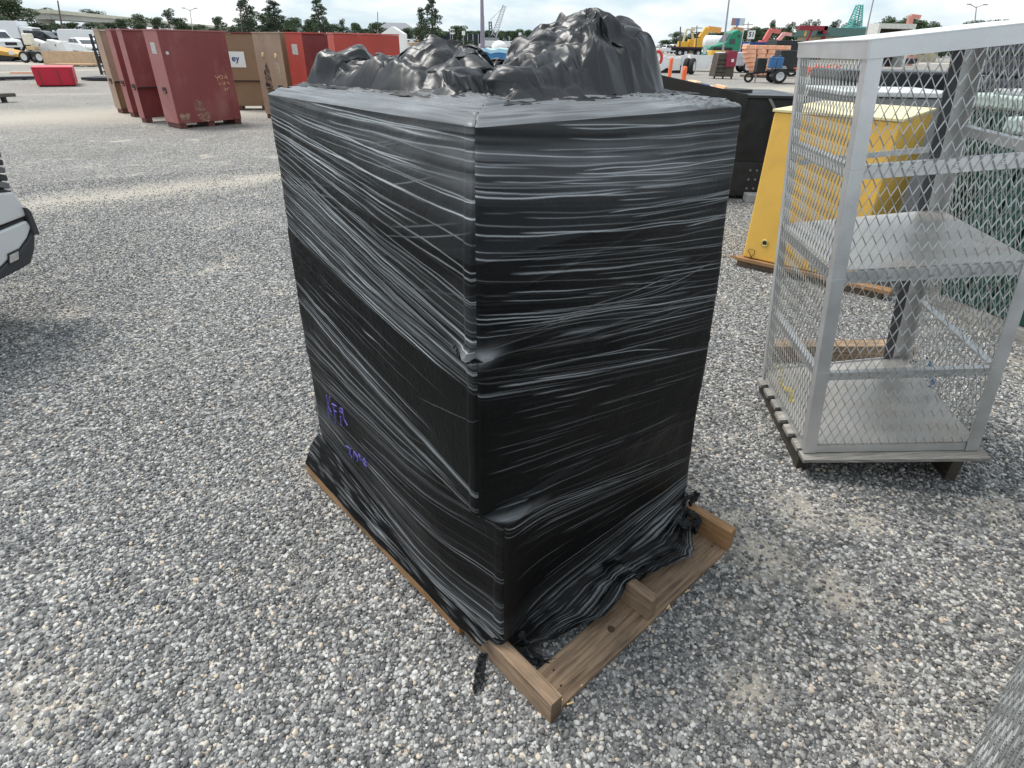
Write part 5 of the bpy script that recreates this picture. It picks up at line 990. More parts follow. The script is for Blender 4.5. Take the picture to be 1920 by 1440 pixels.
vehicle('pickup', 'white pickup truck cut off by the left edge, beside the black pickup', 'pickup truck', gl(-14, 66), math.radians(-30), WHT)
vehicle('wagon', 'small dark station wagon between the black pickup and the white van', 'station wagon', gl(128, 76), math.radians(78), BLK)
vehicle('van', 'tall white van parked behind the tan boxes at left', 'van', gl(172, 72), math.radians(12), WHT)
vehicle('car', 'low white car with dark windscreen just in front of the white van', 'car', gl(158, 58), math.radians(-40), WHT)
# small equipment in front of the cars, left
t = thing('loader_bucket', 'mustard yellow loader attachment with black underside at the left edge', 'loader attachment', gl(2, 46)); MUST = mat('mustard paint', (.55, .30, .05), .5, 0, .15, 3)
zt_ = zat(0, 76, 46); MB().prism([(-3.2, zt_), (-3.2, zt_ * .5), (1.3, .28), (1.3, .45)], -.9, .9).build('deck', MUST, t, local=True, bevel=.02); MB().prism([(-3, zt_ * .45), (-3, .05), (.6, .05), (1.0, .3)], -.8, .8).build('underside', BLACKSTEEL, t, local=True); MB().box((.9, -.92, .52), (.34, .03, .22)).build('label_plate', WHITEP, t, local=True)
t = thing('ride_on_cart', 'tan ride-on cart with a high seat and spoked dark wheels beside the mustard attachment', 'cart', gl(52, 44)); 
MB().box((0, 0, .85), (.55, .5, .25)).build('seat', mat('tan vinyl', (.62, .45, .26), .6), t, local=True, bevel=.05); MB().box((-.1, 0, 1.35), (.5, .45, .65)).build('seat_back', mat('cream vinyl', (.78, .72, .60), .6), t, local=True, bevel=.06); MB().box((.2, 0, .5), (1.1, .6, .3)).build('frame', BLACKSTEEL, t, local=True, bevel=.03); wheels(t, (-.45, .55), .42, .34, .14)
t = thing('white_sink_units', 'jumble of white moulded panels on black legs between cart and crate', 'panels', gl(90, 45))
for k, (x, z, rx) in enumerate(((-.9, .95, .3), (-.35, .8, -.2), (.2, .95, .15), (.75, .85, -.3))): MB().box((0, 0, 0), (.65, .6, .75), Matrix.Translation((x, 0, z)) @ Matrix.Rotation(rx, 4, 'Y')).build('panel', WHITEP, t, local=True, bevel=.06)
MB().box((0, 0, .25), (2.2, .8, .4)).build('stand', BLACKSTEEL, t, local=True)
t = thing('plywood_crate', 'long open plywood crate on the gravel behind the crimson chest', 'crate', gl(119, 40.5), .05); PLY = mat('plywood', (.62, .42, .26), .7, 0, .12, 4); cz = zat(119, 93, 40.5)
for nm_, c_, d_ in (('side', (0, -.5, cz * .55), (2.7, .04, cz * .7)), ('side', (0, .5, cz * .55), (2.7, .04, cz * .7)), ('end', (-1.33, 0, cz * .55), (.04, .96, cz * .7)), ('end', (1.33, 0, cz * .55), (.04, .96, cz * .7)), ('base', (0, 0, .10), (2.75, 1.04, .08))): MB().box(c_, d_).build(nm_, PLY, t, local=True)
for x in (-1, 0, 1): MB().box((x, 0, .03), (.12, 1.0, .058)).build('skid', PLY, t, local=True)
t = thing('tube_rack', 'pale tubular rack on the gravel between crate and steel mast', 'rack', gl(170, 42)); PT = mat('pale green tube', (.60, .66, .62), .4)
for x in (-.8, .8):
    for y in (-.4, .4): MB().tube((x, y, 0), (x, y, 1.1 if y > 0 else .75), .03, 6).build('post', PT, t, local=True)
for z in (.5, .75): MB().box((0, 0, z), (1.66, .86, .05)).build('shelf', PT if z > .6 else BLACKSTEEL, t, local=True)
MB().box((0, 0, .3), (1.3, .6, .35)).build('load', BLACKSTEEL, t, local=True)

# ------------------------------------------------------------------ elevated road
CONC = mat('pale concrete', (.50, .49, .45), .85, 0, .08, .3); CONCB = mat('cream parapet', (.66, .63, .50), .8, 0, .06, .3)
ov = thing('elevated_road', 'long concrete viaduct with a cream parapet running behind the trees at left', 'viaduct', (-160, 220, 0))
OP = [((-300, 8), 150), ((60, 17), 223), ((210, 31), 295), ((330, 43), 380), ((430, 51), 500), ((600, 62.5), 900)]
def ovp(i, zoff): 
    (px, py), y = OP[i]; q = W(px, py, y); return q
for i in range(len(OP) - 1):
    a, b = ovp(i, 0), ovp(i + 1, 0); MB().bar((a[0], a[1], a[2] - .55), (b[0], b[1], b[2] - .55), 11, 1.1).build('parapet', CONCB, ov); MB().bar((a[0], a[1], a[2] - 1.9), (b[0], b[1], b[2] - 1.9), 9.6, 1.55).build('deck', CONC, ov)
for px, y in ((-120, 180), (92, 236), (190, 284), (265, 330), (345, 400), (420, 480)):
    (x_, z_) = None, None; q = W(px, 60, y); tp_ = np.interp(px, [p[0][0] for p in OP], [W(p[0][0], p[0][1], p[1])[2] for p in OP]); pr = MB().box((q[0], y, (tp_ - 4.0) / 2), (1.5, 1.5, tp_ - 4.0)).build('pier', CONC, ov); MB().box((q[0], y, tp_ - 3.3), (4.6, 3.0, 1.2)).build('pier_cap', CONC, ov)

# ------------------------------------------------------------------ houses, poles, signs, cranes
hb = gl(745, 330); t = thing('house', 'pale two storey house with grey hipped roof beyond the yard', 'house', hb); HW = mat('cream wall', (.60, .58, .52), .8); RF = mat('grey shingle', (.26, .26, .28), .9)
MB().box((0, 0, 3), (17, 10, 6)).build('wall', HW, t, local=True); rf = MB(); rf.add([(-9.2, -5.8, 6.02), (9.2, -5.8, 6.02), (9.2, 5.8, 6.02), (-9.2, 5.8, 6.02), (-4.5, 0, 9), (4.5, 0, 9)], [(0, 1, 5, 4), (1, 2, 5), (2, 3, 4, 5), (3, 0, 4), (3, 2, 1, 0)]).build('roof', RF, t, local=True)
MB().box((5.2, -5.6, 3.2), (4.5, 1.2, 6.4)).build('porch', mat('white porch', (.78, .76, .70), .7), t, local=True)
for x in (-6, -3, 0, 4.2, 6.2):
    for z in (1.6, 4.4): MB().box((x, -5.02 if x < 3 else -6.23, z), (1.1, .05, 1.4)).build('window', GLASS, t, local=True)
POLE = mat('pole grey', (.34, .33, .33), .6); POLEB = mat('pole brown', (.13, .10, .08), .8)
def pole(label, px0, py0, px1, py1, y, r, m, nm='utility_pole', cat='pole', group='distant poles on the skyline', arms=0):
    a, b = W(px1, py1, y), W(px0, py0, y); t = thing(nm, label, cat, (b[0] if abs(px0 - px1) < 3 else a[0], y, 0), 0, group); base = Vector((a[0], y, 0)); top = V(b); t.matrix_basis = Matrix.Translation(base)
    MB().tube(base, top, r, 8, r * .6).build('shaft', m, t)
    for k in range(arms): MB().bar(top - Vector((1.4, 0, .5 + k * .9)), top + Vector((1.4, 0, -.5 - k * .9)), .16, .16).build('crossarm', m, t)
    if arms == 0 and nm == 'lamp_post':
        for s_ in (-1, 1): MB().bar(top + Vector((0, 0, -.2)), top + Vector((s_ * 1.2, 0, .25)), .12, .10).build('arm', m, t); MB().box(tuple(top + Vector((s_ * 1.5, 0, .3))), (.7, .35, .18)).build('lamp_head', m, t)
    return t
pole('tall steel light mast rising out of view above the lattice crane', 903, -30, 905, 72, 75, .26, mat('mauve steel', (.26, .23, .30), .5), 'light_mast', 'mast', None)
pole('tall leaning light mast rising out of view above the green truck cab', 1372, -40, 1357, 96, 62, .10, POLE, 'light_mast', 'mast', None)
pole('thin leaning mast above the green roofed building', 1642, -20, 1620, 90, 70, .09, POLE, 'light_mast', 'mast', None)
pole('dark leaning pole in front of the viaduct parapet', 108, 1, 118, 70, 150, .22, POLEB); pole('twin headed lamp post between viaduct and trees', 356, 18, 361, 66, 170, .12, POLE, 'lamp_post', 'lamp post')
pole('thin pole left of the tall trees at upper left centre', 449, 10, 454, 70, 190, .16, POLEB); pole('short dark pole above the pale house', 708, 22, 708, 72, 260, .2, POLEB)
pole('slim mauve pole just right of the tall mast', 907, 30, 908, 75, 150, .16, POLE); pole('wooden pole with crossarms left of the yellow booms', 1276, 58, 1277, 90, 190, .2, POLEB, arms=1); pole('dark wooden pole left of the first yellow boom', 1276 + 0, 50, 1276, 88, 150, .22, POLEB)
pole('wooden pole with crossarms between the two yellow booms', 1307, 48, 1306, 88, 170, .18, POLEB, arms=2); pole('wooden pole with crossarms right of the billboard', 1403, 42, 1402, 90, 190, .2, mat('tan pole', (.32, .27, .22), .8), arms=2)
pole('wooden pole with crossarms above the red booms', 1446, 52, 1444, 90, 200, .2, POLEB, arms=1); pole('lamp post beyond the cage roof at upper right', 1831, 12, 1826, 100, 130, .13, POLE, 'lamp_post', 'lamp post')
def lattice(b, p0, p1, w0, w1, n, r):
    p0, p1 = Vector(p0), Vector(p1); d = (p1 - p0).normalized(); s_ = d.cross(Vector((0, 1, 0))).normalized(); u = Vector((0, 1, 0)); prev = None
    for k in range(n + 1):
        f = k / n; c = p0.lerp(p1, f); w_ = w0 + (w1 - w0) * f; ring = [c + s_ * w_ * a + u * w_ * e for a, e in ((-1, -1), (1, -1), (1, 1), (-1, 1))]
        if prev:
            for i in range(4): b.bar(prev[i], ring[i], r, r); b.bar(prev[i], ring[(i + 1) % 4], r * .7, r * .7)
        prev = ring
CRW = mat('pale crane steel', (.55, .57, .60), .5); CRT = mat('teal crane steel', (.10, .42, .38), .5)
t = thing('lattice_crane', 'pale lattice boom crane with a short dark gantry beyond the black trailers', 'crane', gl(925, 240)); b = MB(); p0, p1 = W(926, 68, 240), W(946, 10, 240); lattice(b, p0, p1, .9, .5, 12, .22); b.build('boom', CRW, t)
b = MB(); lattice(b, W(921, 72, 240), W(919, 40, 240), .6, .4, 6, .25); b.build('gantry', mat('dark crane steel', (.10, .11, .13), .6), t); MB().tube(V(W(919, 38, 240)), V(W(945, 12, 240)), .06, 4).build('cable', POLEB, t); q = W(922, 74, 240); MB().box((q[0], 240, 1.6), (5, 3, 3)).build('base', mat('crane body', (.30, .31, .33), .5), t)
t = thing('lattice_crane', 'teal lattice crane standing over the green roofed building', 'crane', gl(1600, 190)); b = MB(); lattice(b, W(1600, 56, 190), W(1612, 9, 190), 1.5, .6, 10, .24); b.build('boom', CRT, t); q = W(1606, 50, 190); MB().box((q[0], 190, q[2] / 2), (6, 3, q[2])).build('base', CRT, t)
def sign(label, body, px, py0, py1, pyb, y, w_, group='white numbered signs on posts'):
    a = W(px, (py0 + py1) / 2, y); zt, zb = zat(px, py0, y), zat(px, py1, y); t = thing('numbered_sign', label, 'sign', (a[0], y, 0), 0, group)
    MB().box((0, 0, (zt + zb) / 2), (w_, .04, zt - zb)).build('panel', WHITEP, t, local=True); MB().bar((0, .045, 0), (0, .045, zb + .2), .08, .05, up=(0, 1, 0)).build('post', POLE, t, local=True)
    if body: text('number', body, (zt - zb) * .80, mat('black print', (.02, .02, .03), .6), t, (0, -.0225, (zt + zb) / 2), (1, 0, 0), (0, 0, 1), .02)
sign('white sign reading 51 above the orange barrier stack', '51', 1409, 57, 73, 90, 70, .70); sign('white sign reading 49 above the black container', '49', 848, 54, 64, 80, 85, .50); sign('white sign reading 48 beyond the crumpled sheet', '48', 1011, 54, 67, 80, 90, .60)
sign('blank white sign above the black rack trailer', '', 869, 58, 66, 80, 95, .45); sign('small white sign over the yellow machine', '', 975, 61, 68, 80, 100, .40)
bbp = W(1384, 40, 260); t = thing('billboard', 'faded blue and red billboard on a tall post beyond the green truck', 'billboard', (bbp[0], 260, 0)); z0_, z1_ = zat(1384, 48, 260), zat(1384, 34, 260)
for k, (c_, f0, f1) in enumerate((((.35, .22, .22), 0, .33), ((.14, .22, .42), .33, .6), ((.62, .66, .70), .6, 1))): MB().box((-2.4 + 4.9 * (f0 + f1) / 2, 0, (z0_ + z1_) / 2), (4.9 * (f1 - f0), .3, z1_ - z0_)).build('panel', mat('billboard %s' % ('red', 'blue', 'grey')[k], c_, .6), t, local=True)
MB().tube((0, .4, 0), (0, .4, z0_ + .4), .35, 10).build('post', POLE, t, local=True)
# ------------------------------------------------------------------ middle distance, beyond the crumpled sheet
def cont(label, px0, px1, py0, y, m, nm='dark_container', cat='container', dep=2.4, posts=0, postm=None, group=None, zb=.6):
    a, b = gl(px0, y), gl(px1, y); L_ = b[0] - a[0]; zt = zat((px0 + px1) / 2, py0, y); t = thing(nm, label, cat, a, 0, group)
    MB().box((L_ / 2, dep / 2, (zt + zb) / 2), (L_, dep, zt - zb)).build('body', m, t, local=True, bevel=.03); MB().box((L_ / 2, dep / 2, zb - .12), (L_ * .96, dep * .6, .2)).build('frame', BLACKSTEEL, t, local=True)
    for k in range(posts): MB().box((L_ * (k + .5) / posts, -.1, (zt + zb) / 2), (.09 * max(1, y / 90), .12, zt - zb + .1)).build('post', postm or POLE, t, local=True)
    for k in (.15, .85): MB().lathe([(-.12, .3), (-.12, .42), (.12, .42), (.12, .3)], (L_ * k, .25, .42), (0, 1, 0), 14).build('wheel', TYRE, t, local=True)
    return t
NAVY = mat('blue black panel', (.010, .016, .026), .5, 0, .2, 2)
cont('blue black container trailer behind the small red truck cab', 816, 854, 63, 240, NAVY, posts=2, zb=1.2); cont('blue black slatted trailer with pale uprights, right of its plain twin', 862, 902, 64, 245, NAVY, zb=1.2, posts=4, postm=mat('pale upright', (.5, .5, .5), .5))
def cabtruck(label, px, y, rz, m, group=None, boxm=None, nm='semi_tractor', s=1.):
    t = thing(nm, label, 'truck', gl(px, y), rz, group)
    MB().prism([(-1.0, .9), (-1.0, 3.3), (-.5, 3.65), (.35, 3.3), (.9, 2.35), (1.35, 2.0), (2.9, 1.75), (3.1, 1.5), (3.1, .6), (1.2, .6), (.9, .9)], -1.15, 1.15).build('cab', m, t, local=True, bevel=.10)
    MB().box((-3.2, 0, .85), (4.6, .9, .3)).build('frame', BLACKSTEEL, t, local=True, bevel=.02); MB().hexa([(1.0, -.95, 2.32), (1.04, -.95, 2.32), (1.04, .95, 2.32), (1.0, .95, 2.32), (.46, -.9, 3.2), (.50, -.9, 3.2), (.50, .9, 3.2), (.46, .9, 3.2)]).build('windscreen', GLASS, t, local=True)
    for s_ in (-1, 1):
        MB().box((.15, s_ * 1.156, 2.3), (.75, .012, .6)).build('window', GLASS, t, local=True); MB().box((-.6, s_ * 1.156, 2.9), (.35, .012, .35)).build('window', GLASS, t, local=True); MB().box((3.1, s_ * .85, 1.2), (.04, .4, .26)).build('headlight', LAMP, t, local=True); MB().tube((-1.15, s_ * .95, .9), (-1.15, s_ * .95, 3.7), .09, 8).build('exhaust', RIM, t, local=True)
    MB().box((3.115, 0, 1.25), (.03, .95, .75)).build('grille', RIM, t, local=True); wheels(t, (2.2, -3.2, -4.5), .95, .52, .34); return t
cabtruck('small white and red semi tractor left of the blue black container', 808, 235, math.radians(-140), mat('truck red', (.50, .03, .03), .35))
cars = [('white truck behind the orange red box corner at centre left', 'van', 748, 200, 170, WHT), ('white truck with a tan neighbour, left of the red semi', 'van', 770, 210, 20, WHT), ('tan pickup beside the white trucks, left of the red semi', 'pickup', 786, 190, 40, mat('tan car paint', (.50, .33, .17), .35)), ('white van just right of the slatted trailer', 'van', 914, 225, 150, WHT),
        ('white van with boxy rear above the rusty beam', 'van', 952, 220, 12, WHT), ('white pickup in front of the tree belt, right of the yellow machine', 'pickup', 992, 190, 10, WHT), ('white van nearest the crumpled peak of the sheet', 'van', 1006, 210, 175, WHT)]
for lab, kd, px, y, a, m in cars: vehicle(kd, lab, {'pickup': 'pickup truck', 'car': 'car', 'van': 'van'}[kd], gl(px, y), math.radians(a), m, 'white vehicles parked in the far yard')
t = thing('white_tarp_mound', 'low white domed cover on the ground right of the slatted trailer', 'cover', gl(936, 190)); MB().lathe([(0, 2.2), (1.0, 2.1), (1.7, 1.5), (2.1, .7), (2.2, 0)], (0, 0, 0), (0, 0, 1), 18).build('cover', WHITEP, t, local=True, smooth=True)
t = thing('white_shed', 'small white gabled shed right of the orange red steel box', 'shed', gl(737, 60)); MB().prism([(-1, 0), (-1, 2.2), (0, 2.75), (1, 2.2), (1, 0)], 0, 1.6).build('shed', WHITEP, t, local=True, bevel=.02); MB().box((0, -.01, .8), (.7, .02, 1.4)).build('door', mat('grey door', (.45, .46, .47), .6), t, local=True)
t = thing('rusty_beam', 'rust brown steel beam lying before the white vehicles', 'beam', gl(941, 60)); MB().box((0, 0, .82), (2.6, .5, .5)).build('beam', mat('rust brown', (.13, .055, .04), .8, 0, .2, 4), t, local=True); MB().box((0, 0, .28), (2.0, .5, .56)).build('support', BLACKSTEEL, t, local=True)
YM = mat('machine yellow', (.75, .42, .04), .5, 0, .08, 3); YO = mat('boom yellow', (.78, .45, .06), .5)
t = thing('yellow_machine', 'rounded yellow machine before the dark tree belt, left of the sheet peak', 'machine', gl(974, 185)); MB().prism([(-1.8, .8), (-1.6, 1.7), (-.6, 2.3), (.6, 2.4), (1.6, 1.9), (1.9, .8)], -.9, .9).build('housing', YM, t, local=True, bevel=.12); wheels(t, (-1, 1), .8, .5, .3); MB().box((.3, 0, 2.65), (.8, .9, .5)).build('canopy', BLACKSTEEL, t, local=True)
FARX = (741, 757, 779, 797, 908, 928, 944, 962, 984, 1000, 1248, 1262, 1282, 1302, 1322, 1398, 1424, 1436, 1450)
for k, px in enumerate(FARX):
    kd = ('pickup', 'van', 'car', 'van')[k % 4]; pn = ('white', 'white', 'silver', 'white', 'dark grey')[k % 5]; od = ('first', 'second', 'third', 'fourth', 'fifth', 'sixth', 'seventh', 'eighth', 'ninth', 'tenth', 'eleventh', 'twelfth', 'thirteenth', 'fourteenth', 'fifteenth', 'sixteenth', 'seventeenth', 'eighteenth', 'nineteenth')[k]
    vehicle(kd, '%s %s parked far off, %s from the left in the farthest row' % (pn, {'pickup': 'pickup', 'car': 'car', 'van': 'van'}[kd], od), {'pickup': 'pickup truck', 'car': 'car', 'van': 'van'}[kd], gl(px, 258 + (k * 29) % 40), math.radians((k * 47) % 60 - 20), (WHT, WHT, mat('silver car paint', (.45, .46, .48), .3, .3), WHT, mat('dark grey car paint', (.06, .065, .07), .3))[k % 5], 'distant row of parked vehicles')
# blue tarped stacks right behind the load
BT = mat('bright blue tarp', (.03, .19, .42), .35, 0, .15, 4, .01, 5); BTL = mat('pale blue tarp', (.42, .66, .78), .4, 0, .08, 3, .01, 5)
def tarpstack(label, px0, px1, pt, ptm, y, dep, m1, m2):
    a, b = W(px0, pt, y), W(px1, pt, y); L_ = b[0] - a[0]; zt = zat(px0, ptm, y); t = thing('tarped_stack', label, 'tarped stack', (a[0], y, 0), 0, 'tarped stacks behind the wrapped load'); n = 14; rs = random.Random(px0); top = []; b_ = MB()
    xs = [L_ * k / n for k in range(n + 1)]; z1 = [zt - rs.uniform(0, .10) for _ in xs]; lo = [zt * .45 - rs.uniform(0, .25) for _ in xs]
    vs = []; 
    for x, z, l_ in zip(xs, z1, lo): vs += [(x, 0, .05), (x, -.04 + rs.uniform(-.03, .03), l_), (x, .02, z), (x, dep, z + .02)]
    b_.add(vs, [(4 * k + j, 4 * k + 4 + j, 4 * k + 5 + j, 4 * k + 1 + j) for k in range(n) for j in range(3)] + [(0, 1, 2, 3), (4 * n + 3, 4 * n + 2, 4 * n + 1, 4 * n)]); b_.build('side_sheet', m1, t, local=True)
    c = MB(); c.add([p for x, z in zip(xs, z1) for p in ((x, -.02, z + .012), (x, dep + .02, z + .032), (x, -.03, z - .10 - rs.uniform(0, .12)))], [(3 * k, 3 * k + 3, 3 * k + 4, 3 * k + 1) for k in range(n)] + [(3 * k + 2, 3 * k + 5, 3 * k + 3, 3 * k) for k in range(n)]); c.build('top_sheet', m2, t, local=True); return t
tarpstack('blue tarped stack with pale top right behind the dip in the crumpled sheet', 870, 985, 92, 89, 34, 2.5, BT, BTL); tarpstack('pale tarped stack with white front patch, left of the bright blue one', 808, 872, 92, 89, 36, 2.5, mat('white tarp', (.66, .69, .70), .5), BTL)

# ------------------------------------------------------------------ right middle distance
cabtruck('green semi tractor with tall sleeper cab facing left', 1366, 88, math.radians(188), mat('truck green', (.010, .22, .12), .35))
t = thing('bulldozer', 'small yellow and black tracked machine in front of the green semi', 'bulldozer', gl(1352, 82)); MB().box((0, 0, .95), (2.6, 1.6, .7)).build('hull', YM, t, local=True, bevel=.08); MB().box((0, 0, .36), (3.0, 1.8, .65)).build('tracks', BLACKSTEEL, t, local=True, bevel=.15); MB().box((.1, 0, 1.5), (2.3, 1.3, .35)).build('deck', BLACKSTEEL, t, local=True, bevel=.05)
# cut down pickup chassis and white truck bed in the middle right
PW2 = mat('white bed paint', (.80, .80, .79), .35, 0, .05, 2)
d0, d1 = G(1293, 138), G(1352, 134); y_ = 45
t = thing('pickup_bed', 'detached white pickup bed with an open wheel arch standing on the gravel', 'pickup bed', gl(1340, 53), math.radians(-4))
arch = [(.60 * math.cos(a) + .15, .56 * math.sin(a) + .18) for a in np.linspace(math.pi, 0, 14)]
MB().prism([(-1.9, .18)] + arch + [(1.55, .18), (1.6, 1.12), (-1.9, 1.12)], -.9, -.8).build('side_panel', PW2, t, local=True); MB().prism([(-1.9, .18)] + arch + [(1.55, .18), (1.6, 1.12), (-1.9, 1.12)], .8, .9).build('side_panel', PW2, t, local=True)
MB().box((-.1, 0, .88), (3.3, 1.56, .08)).build('floor', BLACKSTEEL, t, local=True); MB().box((-1.86, 0, .95), (.06, 1.58, .3)).build('end_panel', PW2, t, local=True)
t = thing('dual_wheels', 'pair of large black truck tyres with white rims standing upright', 'truck wheels', gl(1293, 46.5), math.radians(62))
for k, s_ in enumerate((0, .38)):
    w_ = MB().lathe([(-.15, .30), (-.15, .46), (-.09, .50), (.09, .50), (.15, .46), (.15, .30)], (0, -s_, .50), (0, 1, 0), 28).build('tyre', TYRE, t, local=True, smooth=True)
MB().lathe([(0, .30), (.01, .28), (-.10, .22), (-.06, .10), (-.02, .09), (-.02, 0)], (0, -.53, .50), (0, -1, 0), 20).build('rim', mat('white rim', (.8, .8, .8), .4), t, local=True)
t = thing('wrecked_panels', 'crumpled white vehicle panels beside the big truck tyres', 'vehicle panels', gl(1262, 48)); rs = random.Random(2)
for k in range(6): MB().box((0, 0, 0), (rs.uniform(.6, 1.1), .06, rs.uniform(.4, .8)), Matrix.Translation((-.7 + k * .28, rs.uniform(-.3, .3), .55 + .12 * (k % 3))) @ Matrix.Rotation(rs.uniform(-.6, .6), 4, 'Y') @ Matrix.Rotation(rs.uniform(-.5, .5), 4, 'Z')).build('panel', PW2, t, local=True, bevel=.02)
MB().box((0, .3, .25), (1.6, .5, .5)).build('base', BLACKSTEEL, t, local=True)
b = MB(); b.path([Vector((-1.05 + .28 * math.cos(a), -.5, .95 + .42 * math.sin(a))) for a in np.linspace(-.8, 3.4, 14)], .10, 8); b.path([Vector((-1.30, -.5, .9)), Vector((-1.25, -.5, .1))], .08, 8); o = b.build('red_hose', mat('red rubber hose', (.60, .05, .04), .45)); o.matrix_basis = Matrix.Translation(V(gl(1262, 46))); tag(o, 'thick red hose looped beside the crumpled white panels', 'hose')
t = thing('white_pickup_tail', 'grey white pickup truck with red tail lights behind the brown welder', 'pickup truck', gl(1395, 52)); t.name = 'pickup_truck'
MB().prism([(-1.9, .55), (-1.9, 1.35), (.9, 1.38), (.95, .5), (-1.6, .45)], -.9, .9).build('body', mat('silver paint', (.58, .59, .62), .3, .2), t, local=True, bevel=.05); MB().box((.96, -.78, 1.1), (.03, .16, .4)).build('tail_light', TAIL, t, local=True); MB().box((.4, -.905, 1.1), (.3, .01, .3)).build('tail_light', TAIL, t, local=True); wheels(t, (-1.2, .3), .78, .40)
w0 = gl(1361, 41); t = thing('welder_cart', 'brown slatted welder cabinet with a dark red box on small feet', 'welder', w0, .15)
MB().prism([(-.62, .12), (-.52, 1.38), (.52, 1.38), (.62, .12)], -.4, .4).build('cabinet', mat('dirty brown steel', (.085, .065, .05), .7, 0, .3, 5, dirt=(.16, .12, .09)), t, local=True, bevel=.02); MB().box((.28, -.30, 1.08), (.62, .42, .85)).build('red_box', mat('dark red enamel', (.30, .03, .06), .4), t, local=True, bevel=.02)
for k in range(4): MB().box((-.25, -.412, .35 + k * .22), (.62, .012, .06)).build('slat', BLACKSTEEL, t, local=True)
MB().box((.34, -.515, 1.0), (.16, .01, .16)).build('label_plate', WHITEP, t, local=True)
for x in (-.55, -.0, .55): MB().box((x, -.3, .06), (.08, .08, .12)).build('foot', BLACKSTEEL, t, local=True)
# stack of orange barrier sections
BARRIERC = mat('faded orange barrier', (.86, .42, .25), .6, 0, .12, 6, dirt=(.90, .66, .52), dscale=5, damt=.6)
st0 = gl(1432, 44); t = thing('barrier_pallet', 'plank pallet under the orange barrier stack', 'pallet', st0); MB().box((0, 0, .07), (2.0, 1.2, .12)).build('planks', WD, t, local=True, uvaxis=(1, 0, 0))
kk = 0; nmrow = ['bottom', 'second', 'third', 'fourth', 'fifth', 'sixth', 'topmost']
for r in range(7):
    n_ = (3, 3, 4, 4, 4, 4, 5)[r]; wrow = (1.0, 1.3, 1.7, 2.1, 2.4, 2.7, 2.9)[r]
    for c in range(n_):
        x = -wrow / 2 + wrow * (c + .5) / n_ - .18 * (6 - r) / 6 + .15; z = .135 + r * .245; L1 = wrow / n_ * .96; o = MB().prism([(-L1 / 2, 0), (L1 / 2, 0), (L1 / 2 - .03, .10), (L1 / 2 - .02, .235), (-L1 / 2 + .02, .235), (-L1 / 2 + .03, .10)], -.5, .5).build('orange_barrier', BARRIERC, bevel=.03)
        o.matrix_basis = Matrix.Translation((st0[0] + x, st0[1], z)) @ Matrix.Rotation(random.uniform(-.05, .05), 4, 'Z'); tag(o, 'faded orange barrier section, %s from the left in the %s row of the stack' % (['first', 'second', 'third', 'fourth', 'fifth'][c], nmrow[r]), 'barrier', 'orange barrier sections stacked on a pallet')
# black trailer with blue jugs
tr = thing('utility_trailer', 'black two wheeled utility trailer standing right of the orange barrier stack', 'trailer', gl(1468, 37), math.radians(-6))
MB().box((.55, 0, 1.15), (1.5, 1.3, .9)).build('body', BLACKSTEEL, tr, local=True, bevel=.03); MB().box((.5, 0, .60), (1.9, 1.4, .12)).build('frame', BLACKSTEEL, tr, local=True); MB().bar((-.5, 0, .55), (-1.6, 0, .42), .10, .10).build('drawbar', BLACKSTEEL, tr, local=True); MB().tube((-1.15, -.1, .45), (-1.15, -.1, 0), .04, 8).build('jack', POLE, tr, local=True); MB().box((-1.0, 0, .85), (.5, .6, .7)).build('tool_box', BLACKSTEEL, tr, local=True, bevel=.02)
MB().hexa([(-.45, -.78, .72), (.25, -.78, .72), (.25, -.55, .72), (-.45, -.55, .72), (-.35, -.78, .86), (.15, -.78, .86), (.15, -.55, .86), (-.35, -.55, .86)]).build('mudguard', mat('grey mudguard', (.35, .36, .37), .5), tr, local=True, bevel=.02)
wheels(tr, (-.05, ), .72, .36, .22); MB().lathe([(-.07, .15), (-.07, .25), (.07, .25), (.07, .15)], (-1.55, -.2, .25), (0, 1, 0), 16).build('jockey_wheel', TYRE, tr, local=True); MB().box((1.32, -.3, .95), (.12, .2, .35)).build('marker', mat('orange marker', (.85, .32, .05), .4), tr, local=True)
for k, px in enumerate((1452, 1465)):
    q = W(px, 112, 35.7); o = MB().box((0, 0, 0), (.36, .3, .52)).box((0, 0, .30), (.12, .12, .08)).build('blue_jug', mat('blue plastic jug', (.035, .13, .30), .4, 0, .15, 5), bevel=.04); o.matrix_basis = Matrix.Translation((q[0], 35.9, 1.02)); tag(o, ('left blue plastic jug hung on the side of the black trailer', 'right blue plastic jug hung on the side of the black trailer')[k], 'jug', 'blue jugs on the black trailer')
cont('tall black box body behind the utility trailer, left of the cage', 1455, 1505, 76, 46, BLACKSTEEL, 'black_box_body', 'box body', 2.0)
# flatbed, booms and trucks behind
t = thing('flatbed_trailer', 'long dark flatbed trailer left of the green semi', 'flatbed trailer', gl(1296, 140)); MB().box((0, 0, 1.45), (8.6, 2.4, .26)).build('deck', mat('maroon black steel', (.06, .03, .035), .6), t, local=True); MB().box((0, 0, 1.1), (8.0, .8, .5)).build('frame', BLACKSTEEL, t, local=True); wheels(t, (-2.4, -1.2, 1.4, 2.4), .95, .50, .34)
for lab, kd, px, y, a in (('white pickup truck at the right foot of the crumpled sheet', 'pickup', 1252, 170, 20), ('white van parked behind the long flatbed trailer', 'van', 1268, 190, 200), ('second white van behind the flatbed, further right', 'van', 1288, 195, 190), ('white pickup truck between flatbed and green semi', 'pickup', 1316, 180, 10), ('white pickup truck under the sign reading 51', 'pickup', 1415, 150, 185), ('white sedan left of the tall black box body', 'car', 1443, 140, 5)):
    vehicle(kd, lab, {'pickup': 'pickup truck', 'car': 'car', 'van': 'van'}[kd], gl(px, y), math.radians(a), WHT, 'white vehicles parked in the far yard')
